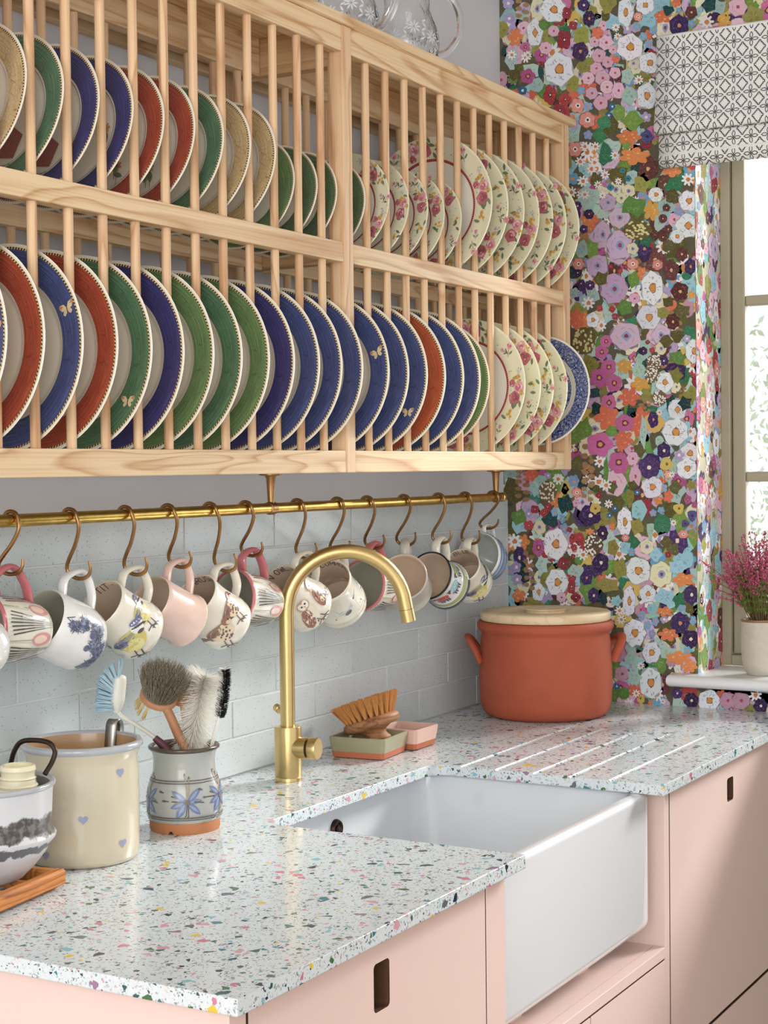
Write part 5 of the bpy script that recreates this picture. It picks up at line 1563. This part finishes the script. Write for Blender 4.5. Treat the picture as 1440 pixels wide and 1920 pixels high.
# slim black and white brush
B5 = empty('slim_bottle_brush', JP(396, 1410, .004), 'slim white handled brush with black and white bristles', 'brush')
spn = smooth_path([JP(392, 1425, .004), JP(399, 1390, .0), JP(408, 1355, -.004), JP(416, 1320, -.006), JP(421, 1285, -.006), JP(421, 1254, -.006)], 12); n = len(spn)
G().tube(spn, [.0030 if i < n*.45 else .0018 for i in range(n)], 10).out('handle', WPLAS, B5)
blk, wht = [], []
for i in range(1500):
    t = .46+.54*rb.random(); k = int(t*(n-1)); p = spn[k]; d = (spn[min(k+1, n-1)]-spn[max(0, k-1)]).normalized()
    u_ = d.orthogonal().normalized(); w_ = d.cross(u_); a = rb.random()*6.28; dr = (u_*cos(a)+w_*sin(a)).normalized()
    side = dr.dot(CR)
    it_ = (p, p+dr*rb.uniform(.0075, .0105)+d*.004)
    if t > .985 or (side < -.35 and rb.random() < .85): wht.append(it_)
    else: blk.append(it_)
bristles(blk, plain('black_bristle', (26, 26, 28), .5), 'black_bristles', B5, .0007, .0004)
bristles(wht, plain('white_bristle', (240, 238, 232), .5), 'white_bristles', B5, .0006, .0003)

# ---- wooden trivet and the worn pot on it
bc = on_z(-34, 1650, .927)
TRW = wood('trivet_wood', (206, 132, 66), (128, 74, 38), 'x', rings=12, rough=.55)
TRV = empty('wooden_trivet', (bc.x, bc.y, .9), 'orange brown wooden trivet frame under the worn grey pot', 'trivet')
cn = on_z(108, 1632, .924)          # corner of the frame
ea = (on_z(0, 1678, .924)-cn); eb = (on_z(58, 1616, .924)-cn)
ea.z = eb.z = 0; ea.normalize(); eb = (eb-ea*eb.dot(ea)).normalized()
cs = [cn, cn+ea*.21, cn+ea*.21+eb*.165, cn+eb*.165]
def bar(p, q, w, h, z, name, parent, mat):
    d = (q-p).normalized(); s = Vector((-d.y, d.x, 0)); g = G()
    prof = [(-w/2, -h/2+.002), (-w/2+.002, -h/2), (w/2-.002, -h/2), (w/2, -h/2+.002), (w/2, h/2-.003), (w/2-.003, h/2), (-w/2+.003, h/2), (-w/2, h/2-.003)]
    g.loft([[Vector((c.x, c.y, z))+s*a+Vector((0, 0, b)) for a, b in prof] for c in (p, q)]); return g.out(name, mat, parent, angle=30)
for i in range(4):
    p, q = cs[i], cs[(i+1) % 4]; d = (q-p).normalized()
    bar(p-d*.006, q+d*.006, .016, .020 if i % 2 == 0 else .017, .9155 if i % 2 == 0 else .9165, 'frame_bar', TRV, TRW)
for i in range(3):
    t = (i+1)/4; bar(cs[0]+(cs[1]-cs[0])*t, cs[3]+(cs[2]-cs[3])*t, .012, .010, .9165, 'cross_slat', TRV, TRW)
for c in cs:
    u = (sum(cs, Vector())/4-c).normalized(); p = c+u*.014
    bar(p-ea*.014, p+ea*.014, .014, .008, .904, 'foot', TRV, TRW)
bcen = sum(cs, Vector())/4
pcn = on_z(-22, 1648, .9222)
WP = empty('worn_pot', pcn, 'worn grey and white enamel pot with wire bail handle', 'pot')
def worn():
    t = NT('worn_white_glaze'); p = t.obj()
    sep = t.node('ShaderNodeSeparateXYZ'); t.link(p, sep.inputs[0])
    n = t.noise(p, 34, 4, .65); z = t.math('ADD', sep.outputs[2], t.math('MULTIPLY', t.math('SUBTRACT', n, .5), .028))
    b = t.math('MULTIPLY', t.thresh(z, .058, .0605), t.thresh(z, .086, .083))
    b2 = t.math('MULTIPLY', t.thresh(z, .040, .0415), t.thresh(z, .052, .050))
    col = t.mix(t.noise(p, 9, 3), lin((214, 216, 220)), lin((188, 184, 182)))
    col = t.mix(b, col, t.mix(t.thresh(t.noise(p, 120, 3), .45, .6), lin((74, 68, 66)), lin((120, 114, 110))))
    col = t.mix(b2, col, lin((96, 96, 102)))
    return t.fin(col, .35, 0, .5, .15)
WORN = worn()
PW = [(0, 0), (.040, 0), (.046, .004), (.056, .014), (.0585, .016), (.064, .023), (.066, .025), (.071, .032), (.073, .034), (.078, .043), (.082, .049), (.0855, .053), (.0862, .057), (.083, .061), (.0805, .064), (.0815, .09), (.0825, .112), (.0835, .118)]
MW = Matrix.Translation(pcn)
G().lathe(PW, 72, MW).out('body', WORN, WP, angle=35)
G().lathe([(.0835, .118), (.086, .1195), (.0865, .123), (.0845, .1255), (.081, .125), (.079, .121)], 72, MW).out('rim', RIMG, WP, angle=60)
G().lathe([(.079, .121), (.077, .09), (.077, .06), (.05, .012), (0, .010)], 72, MW).out('inside', plain('dark_pot_inside', (120, 118, 116), .4), WP, angle=60)
IRON = plain('dark_wire', (70, 60, 52), .4, .9, var=.1)
bd_ = depth(pcn)
hp = smooth_path([px_at(84, 1452, bd_+.02), px_at(98, 1428, bd_+.03), px_at(103, 1408, bd_+.035), px_at(92, 1393, bd_+.04), px_at(66, 1388, bd_+.05), px_at(40, 1391, bd_+.06), px_at(27, 1408, bd_+.065), px_at(20, 1432, bd_+.07)], 6)
G().tube(hp, .0034, 12).out('bail_handle', IRON, WP)
# plastic bottle standing in the pot
bt = px_at(34, 1470, bd_+.012)
bt.z = pcn.z+.0105
BOT = empty('plastic_bottle', bt, 'cream plastic screw-neck bottle standing inside the worn pot', 'bottle')
zt = px_at(38, 1433, depth(bt)).z-bt.z
CRP = plain('cream_plastic', (236, 228, 196), .4, var=.03)
G().lathe([(0, 0), (.011, 0), (.014, .004), (.0245, .045), (.0255, zt-.045), (.0265, zt-.032), (.0250, zt-.0295), (.0255, zt-.026), (.0235, zt-.024), (.0225, zt-.018), (.0235, zt-.0165), (.0215, zt-.0145), (.0215, zt-.008), (.0228, zt-.006), (.0222, zt-.001), (.0205, zt), (.018, zt-.001), (.0175, zt-.02), (0, zt-.02)], 48, Matrix.Translation(bt)).out('neck', CRP, BOT, angle=35)

# ---- square soap dishes
def dish(name, label, F, e1, e2, W, H, glaze):
    root = empty(name, (F+(e1+e2)*W/2), label, 'dish')
    def loop(ins, z, r):
        out = []
        for x, y in rrect(ins, W-ins, ins, W-ins, r, 4): out.append(F+e1*x+e2*y+Vector((0, 0, z)))
        return out
    G().loft([loop(.010, 0, .006), loop(.005, .002, .007), loop(.0035, H*.32, .007)]).out('clay_base', TERRA2, root, angle=50)
    G().loft([loop(.0035, H*.32, .007), loop(.001, H*.7, .007), loop(0, H-.001, .007), loop(.0012, H, .007), loop(.0042, H, .006), loop(.0058, H-.002, .006), loop(.008, H*.35, .006)]).out('glazed_body', glaze, root, angle=50)
    return root
TERRA2 = plain('unglazed_red_clay', (190, 110, 78), .7, var=.06)
OLV = plain('sage_green_glaze', (160, 154, 124), .4, var=.05, vscale=30)
PNK = plain('blush_glaze', (222, 184, 170), .4, var=.03, vscale=30)
F_ = on_z(721, 1428, .9); e1 = (on_z(766, 1409, .9)-F_); e1.z = 0; W_ = .115; e1.normalize()
e2 = Vector((-e1.y, e1.x, 0))
if e2.dot(on_z(634, 1418, .9)-F_) < 0: e2 = -e2
DG = dish('soap_dish', 'sage green and clay square dish holding the round brush', F_, e1, e2, W_, .040, OLV)
F2 = on_z(781, 1409.5, .9); W2 = .095
a1 = (on_z(821, 1396, .9)-F2); a1.z = 0; a1.normalize(); a2 = Vector((-a1.y, a1.x, 0))
if a2.dot(e2) < 0: a2 = -a2
dish('soap_dish', 'blush pink and clay square dish behind the sage green one', F2, a1, a2, W2, .040, PNK)
for k, (u, v_, lb) in enumerate(((.35, .55, 'larger dark pebble in the pink dish, beside the round brush'), (.60, .45, 'smaller dark pebble in the middle of the pink dish'))):
    p = F2+a1*W2*u+a2*W2*v_+Vector((0, 0, .0145)); bm = bmesh.new(); bmesh.ops.create_icosphere(bm, subdivisions=2, radius=.0085)
    for vv in bm.verts: vv.co = Vector((vv.co.x*1.25*(1+.1*sin(9*vv.co.y*100)), vv.co.y, vv.co.z*.95))*(1.45 if k == 0 else 1.1)+p+Vector((0, 0, .006))
    tag(G().bm(bm).out('pebble', plain('dark_pebble', (64, 58, 56), .3), loc=p), lb, 'pebble', 'dark pebbles in the pink dish')
# round dish brush, knob down in the dish
dc = sum([F_, F_+e1*W_, F_+e2*W_, F_+(e1+e2)*W_], Vector())/4
ax = (CR*-.30+CU*.92+CF*.10).normalized()
b0 = Vector((dc.x, dc.y, .9200))+CR*.018
RB = empty('round_dish_brush', b0, 'round wooden dish brush with tan bristles resting in the green dish', 'brush')
Mr = Matrix.Translation(b0) @ ax.to_track_quat('Z', 'Y').to_matrix().to_4x4()
WALN = wood('brush_wood', (172, 122, 82), (116, 76, 48), 'x', rings=14, rough=.6)
G().lathe([(0, 0), (.022, .0), (.027, .004), (.028, .009), (.024, .014), (.0215, .019), (.024, .025), (.032, .029), (.034, .0305), (.047, .032), (.0545, .037), (.0555, .043), (.053, .049), (.046, .052), (0, .053)], 64, Mr).out('head', WALN, RB, angle=50)
it = []
for ringi, (rr, nt) in enumerate(((.045, 25), (.033, 17), (.019, 10))):
    for k in range(nt):
        a = 2*pi*k/nt+ringi; base = Vector((rr*cos(a), rr*sin(a), .050))
        sp_ = .38*rr/.045
        for j in range(64):
            o1 = Vector((rb.uniform(-.0022, .0022), rb.uniform(-.0022, .0022), 0))
            tip = base+Vector((cos(a)*sp_, sin(a)*sp_, 1)).normalized()*rb.uniform(.034, .042)+Vector((rb.gauss(0, .0036), rb.gauss(0, .0036), 0))
            it.append((Mr @ (base+o1), Mr @ tip))
bristles(it, plain('tan_tampico', (206, 140, 72), .55, var=.15, vscale=200), 'bristles', RB, .0006, .0004)

# ================================================================== glass jugs on top of the rack
t = NT('cut_crystal'); p = t.obj()
vz = t.voro(t.mapping(p, (1, 1, .45)), 48, 'SMOOTH_F1'); t.bump(t.math('ADD', vz.outputs['Distance'], t.math('MULTIPLY', t.noise(t.mapping(p, (1, 1, .3)), 130, 2), .6)), .7, .003)
GLASS = t.fin((1, 1, 1, 1), .02, 0, .5, 0, 1.0, 1.48)
t = NT('clear_glass'); GLASSC = t.fin((1, 1, 1, 1), .01, 0, .5, 0, 1.0, 1.48)
def jug(label, c, S, hd):
    root = empty('glass_jug', c, label, 'jug', 'glass jugs on top of the plate rack')
    M = Matrix.Translation(c) @ Matrix.Scale(S, 4)
    out = [(0, .004), (.040, .004), (.050, 0), (.056, .003), (.057, .010), (.050, .016), (.054, .022), (.064, .040), (.068, .065), (.064, .090), (.054, .115), (.047, .135), (.048, .155), (.055, .175), (.061, .190)]
    inn = [(.058, .190), (.051, .172), (.0435, .155), (.043, .135), (.049, .115), (.058, .092), (.062, .065), (.058, .042), (.048, .028), (0, .022)]
    G().lathe(out+inn, 64, M).out('body', GLASS, root, angle=70)
    OUTJ = [(a*S, b*S) for a, b in out[5:]]
    pe = Print(lambda x, y, h: c+Vector(((outer_r(OUTJ, y)+h)*cos(x/.06), (outer_r(OUTJ, y)+h)*sin(x/.06), y)), step=.00001, base=.0003, rings=1)
    for k in range(9):
        x = k*.0419*S; y = (.068 if k % 2 else .085)*S
        for j in range(9):
            a_ = 2*pi*j/9; pe.poly(leaf(x+cos(a_)*.008, y+sin(a_)*.008, .013, .0035, a_, 4), (214, 218, 224))
        for j in range(5): pe.poly(leaf(x+.016+.002*j, y-.022+.009*j, .012, .004, .5+(j % 2)*1.6, 4), (214, 218, 224))
    pe.out('etched_leaves', PRINT_CLOTH, root, local=False)['kind'] = 'stuff'
    hd = Vector(hd).normalized()
    pts = smooth_path([c+hd*(.060*S)+Vector((0, 0, .040*S)), c+hd*(.085*S)+Vector((0, 0, .050*S)), c+hd*(.108*S)+Vector((0, 0, .085*S)), c+hd*(.108*S)+Vector((0, 0, .130*S)), c+hd*(.085*S)+Vector((0, 0, .165*S)), c+hd*(.052*S)+Vector((0, 0, .172*S))], 7)
    G().tube(pts, .0075*S, 14, flat=(1, 1.25)).out('handle', GLASSC, root)
    return root
zc_ = ZTOP+.0157
jb = on_y(764, 100, -.150); jug('etched glass jug whose handle points to the wallpaper', Vector((jb.x, -.150, zc_)), .92, (CR.x, CR.y, 0))
ja = on_y(648, 60, -.130); jug('cut glass jug beside the etched one on the rack', Vector((ja.x, -.130, zc_)), .92, (CR.x*.9-CF.x*.45, CR.y*.9-CF.y*.45, 0))

# ================================================================== roman blind
BL = empty('roman_blind', (-.03, -1.07, 2.09), 'white roman blind with black trellis print above window', 'blind')
CLOTH = plain('white_linen', (246, 245, 243), .9, var=.02, vscale=300, bump=.1, bscale=900)
BY0, BY1 = -.400, -1.76
P1 = smooth_path([(-.018, 2.386, 0), (-.030, 2.385, 0), (-.034, 2.372, 0), (-.036, 2.30, 0), (-.043, 2.235, 0), (-.052, 2.195, 0), (-.056, 2.176, 0), (-.050, 2.168, 0), (-.038, 2.169, 0), (-.030, 2.178, 0)], 5)
P2 = smooth_path([(-.026, 2.178, 0), (-.038, 2.166, 0), (-.041, 2.140, 0), (-.038, 2.128, 0), (-.042, 2.118, 0), (-.040, 2.104, 0), (-.030, 2.097, 0), (-.022, 2.099, 0)], 5)
def lap(pf, y0, y1, name):
    g = G(); ny = 24
    def yy(t, z): return y0+(y1-y0)*t+ (.006*sin((z-2.1)*20) if t == 0 else 0)
    v = []; f = []
    for k in range(ny+1):
        for q in pf: v.append((q[0]+.0012*sin(k*1.3+q[1]*30), y0+(y1-y0)*k/ny, q[1]))
    m2 = len(pf)
    for k in range(ny):
        for i in range(m2-1): f.append((k*m2+i, k*m2+i+1, (k+1)*m2+i+1, (k+1)*m2+i))
    g.add(v, f); o = g.out(name, CLOTH, BL, angle=70)
    md = o.modifiers.new('thickness', 'SOLIDIFY'); md.thickness = .0035; md.offset = 0
    return o
lap(P1, BY0, BY1, 'upper_fold'); lap(P2, BY0-.006, BY1, 'lower_fold')
G().box(-.026, -.0028, BY1, BY0-.004, 2.362, 2.384, .002).out('headrail', SILLW, BL)
def blind_map(pf):
    L = [0]
    for a, b in zip(pf, pf[1:]): L.append(L[-1]+(b-a).length)
    def fm(y, s, h):
        s = min(max(s, 0), L[-1]-1e-6)
        for i in range(len(L)-1):
            if L[i] <= s <= L[i+1]:
                t = (s-L[i])/(L[i+1]-L[i]); p = pf[i].lerp(pf[i+1], t); d = (pf[i+1]-pf[i]).normalized()
                n = Vector((d.y, -d.x, 0))
                if n.x > 0 and abs(n.x) > .2: n = -n
                if n.y > 0.3: n = -n
                k = (y-BY0)/(BY1-BY0)*24
                return Vector((p.x+n.x*(h+.0022)-.0002+.0012*sin(k*1.3+p.y*30), min(max(y, BY1), BY0-.001), p.y+n.y*(h+.0022)))
    return fm, L[-1]
Q = [(0, 1), (.16, .93), (.20, .70), (.40, .66), (.46, .46), (.66, .40), (.70, .20), (.93, .16), (1, 0)]
def trellis(pf, s0, name):
    fm, L = blind_map(pf)
    pr = Print(fm, step=.00001, base=.0003, rings=0)
    c = .0378; ink = (44, 44, 50)
    ny = int((BY0-BY1)/c)+2
    for j in range(-1, int(L/c)+2):
        for i in range(ny):
            y = BY0+.004-i*c-.01; s = s0+j*c
            if y-c < BY1: continue
            a = c*.385
            quad = []
            for sx, sy in ((1, 1), (1, -1), (-1, -1), (-1, 1)):
                seg_ = Q if sx*sy > 0 else Q[::-1]
                quad += [(sx*u*.82, sy*w) for u, w in seg_]
            pts = [(y+u*a, s+w*a) for u, w in quad if 0 < s+w*a < L]
            if len(pts) == len(quad): pr.stroke(pts+[pts[0]], .0021, ink)
            else:
                for q0, q1 in zip(quad, quad[1:]+quad[:1]):
                    if 0 < s+q0[1]*a < L and 0 < s+q1[1]*a < L: pr.stroke([(y+q0[0]*a, s+q0[1]*a), (y+q1[0]*a, s+q1[1]*a)], .0021, ink)
            fy, fs = y+c/2, s+c/2
            for k in range(4):
                r0 = k*pi/2; lf = leaf(cos(r0)*c*.22, sin(r0)*c*.22, c*.36, c*.17, r0, 4)
                for q0, q1 in zip(lf, lf[1:]+lf[:1]):
                    if 0 < fs+q0[1] < L and 0 < fs+q1[1] < L: pr.stroke([(fy+q0[0], fs+q0[1]), (fy+q1[0], fs+q1[1])], .0016, ink)
            if 0 < fs < L-.003: pr.poly(blob(fy, fs, .0022, .0022, 6, .1, rb), ink)
    o = pr.out(name, PRINT_CLOTH, BL, local=False); o['kind'] = 'stuff'
trellis(P1, .030, 'trellis_print'); trellis(P2, .022, 'trellis_print')

# ================================================================== heather on the sill
hc = on_z(1428, 1258, .9755); hc = Vector((.045, hc.y-.016, .9755))
HP = empty('potted_heather', hc, 'pink flowering heather in a pale stoneware pot on the window sill', 'potted plant')
SPOT = plain('oatmeal_stoneware', (206, 198, 184), .55, var=.08, vscale=90, bump=.1)
G().lathe([(0, 0), (.030, 0), (.032, .004), (.034, .006), (.0395, .020), (.0425, .045), (.0432, .08), (.0425, .118), (.0425, .121), (.0395, .1215), (.039, .112), (0, .112)], 48, Matrix.Translation(hc)).out('pot', SPOT, HP, angle=50)
G().lathe([(.0424, .117), (.0432, .1185), (.0428, .1225), (.0392, .1228)], 48, Matrix.Translation(hc)).out('rim_band', plain('brown_rim', (150, 110, 84), .5), HP)
G().lathe([(0, .114), (.0385, .113)], 24, Matrix.Translation(hc)).out('soil', plain('soil', (62, 48, 38), .9, var=.3, vscale=200), HP)
stems = G(); leaves = []; fl = G(); rh = random.Random(33)
def floret(p, s):
    bm = bmesh.new(); bmesh.ops.create_icosphere(bm, subdivisions=1, radius=s)
    for v in bm.verts: v.co = Vector((v.co.x*rh.uniform(.8, 1.2), v.co.y*rh.uniform(.8, 1.2), v.co.z*1.2))+p
    fl.bm(bm)
for i in range(120):
    a = rh.random()*6.28; sp_ = sqrt(rh.random()); L = rh.uniform(.13, .225)*(1-.30*sp_)
    tip = hc+Vector((cos(a)*sp_*.095, sin(a)*sp_*.095, .114+L))
    if i < 5: tip = hc+Vector((-.03, .085+.01*i, .17+.02*i))
    b = hc+Vector((cos(a)*.02*sp_, sin(a)*.02*sp_, .112))
    mid_ = b.lerp(tip, .5)+Vector((0, 0, .015))
    pts = smooth_path([b, mid_, tip], 6); stems.tube(pts, [.0011*(1-.5*k/len(pts)) for k in range(len(pts))], 4)
    n = len(pts)
    for k in range(90):
        t = .18+.45*rh.random(); p = pts[int(t*(n-1))]
        leaves.append((p, p+Vector((rh.uniform(-1, 1), rh.uniform(-1, 1), rh.uniform(.2, 1.4))).normalized()*rh.uniform(.006, .011)))
    for k in range(30):
        t = .42+.58*rh.random(); f_ = t*(n-1); p = pts[int(f_)].lerp(pts[min(int(f_)+1, n-1)], f_-int(f_))
        floret(p+Vector((rh.uniform(-1, 1), rh.uniform(-1, 1), rh.uniform(-.6, .6)))*.0055*(1.15-.5*t), rh.uniform(.0013, .0024))
stems.out('stems', plain('heather_stem', (112, 92, 60), .7), HP)['kind'] = 'stuff'
bristles(leaves, plain('heather_leaf', (122, 140, 62), .6, var=.2, vscale=200), 'foliage', HP, .0006, .0003)
fl.out('florets', plain('heather_pink', (196, 84, 122), .55, var=.22, vscale=120), HP, smooth=False)['kind'] = 'stuff'

# ================================================================== garden outside
tag(G().box(.24, 14, -9, 8, -.5, -.4).out('ground', plain('pale_gravel', (206, 202, 190), .9, var=.1), smooth=False), 'pale sunlit ground outside the window', 'ground', kind='structure')
LEAFM = plain('garden_leaf', (206, 218, 188), .6, var=.3, vscale=8)
for nm, lb, cx, cy, rx, rz, seed in (('garden_shrub', 'pale green rounded shrub in the garden outside', 4.2, .9, .9, 2.6, 1), ('garden_shrub', 'tall sunlit shrub further off in the garden outside', 6.4, .2, 1.3, 3.4, 2)):
    r = random.Random(seed); root = empty(nm, (cx, cy, -.4), lb, 'shrub')
    g = G()
    for i in range(2600):
        a, b = r.random()*6.28, math.acos(r.uniform(-1, 1)); k = r.uniform(.75, 1.0)
        p = Vector((cx+rx*k*sin(b)*cos(a), cy+rx*k*sin(b)*sin(a), -.4+rz*.5+rz*.5*k*cos(b)))
        d = Vector((r.uniform(-1, 1), r.uniform(-1, 1), r.uniform(-1, 1))).normalized(); n = d.orthogonal().normalized()
        L = r.uniform(.03, .06)
        g.add([p, p+d*L*.5+n*L*.3, p+d*L, p+d*L*.5-n*L*.3], [(0, 1, 2, 3)])
    o = g.out('foliage', LEAFM, root, smooth=False); o['kind'] = 'stuff'
    G().tube([(cx, cy, -.4), (cx+.05, cy, .6), (cx, cy+.05, 1.2)], [.05, .035, .02], 8).out('trunk', BEECH, root)
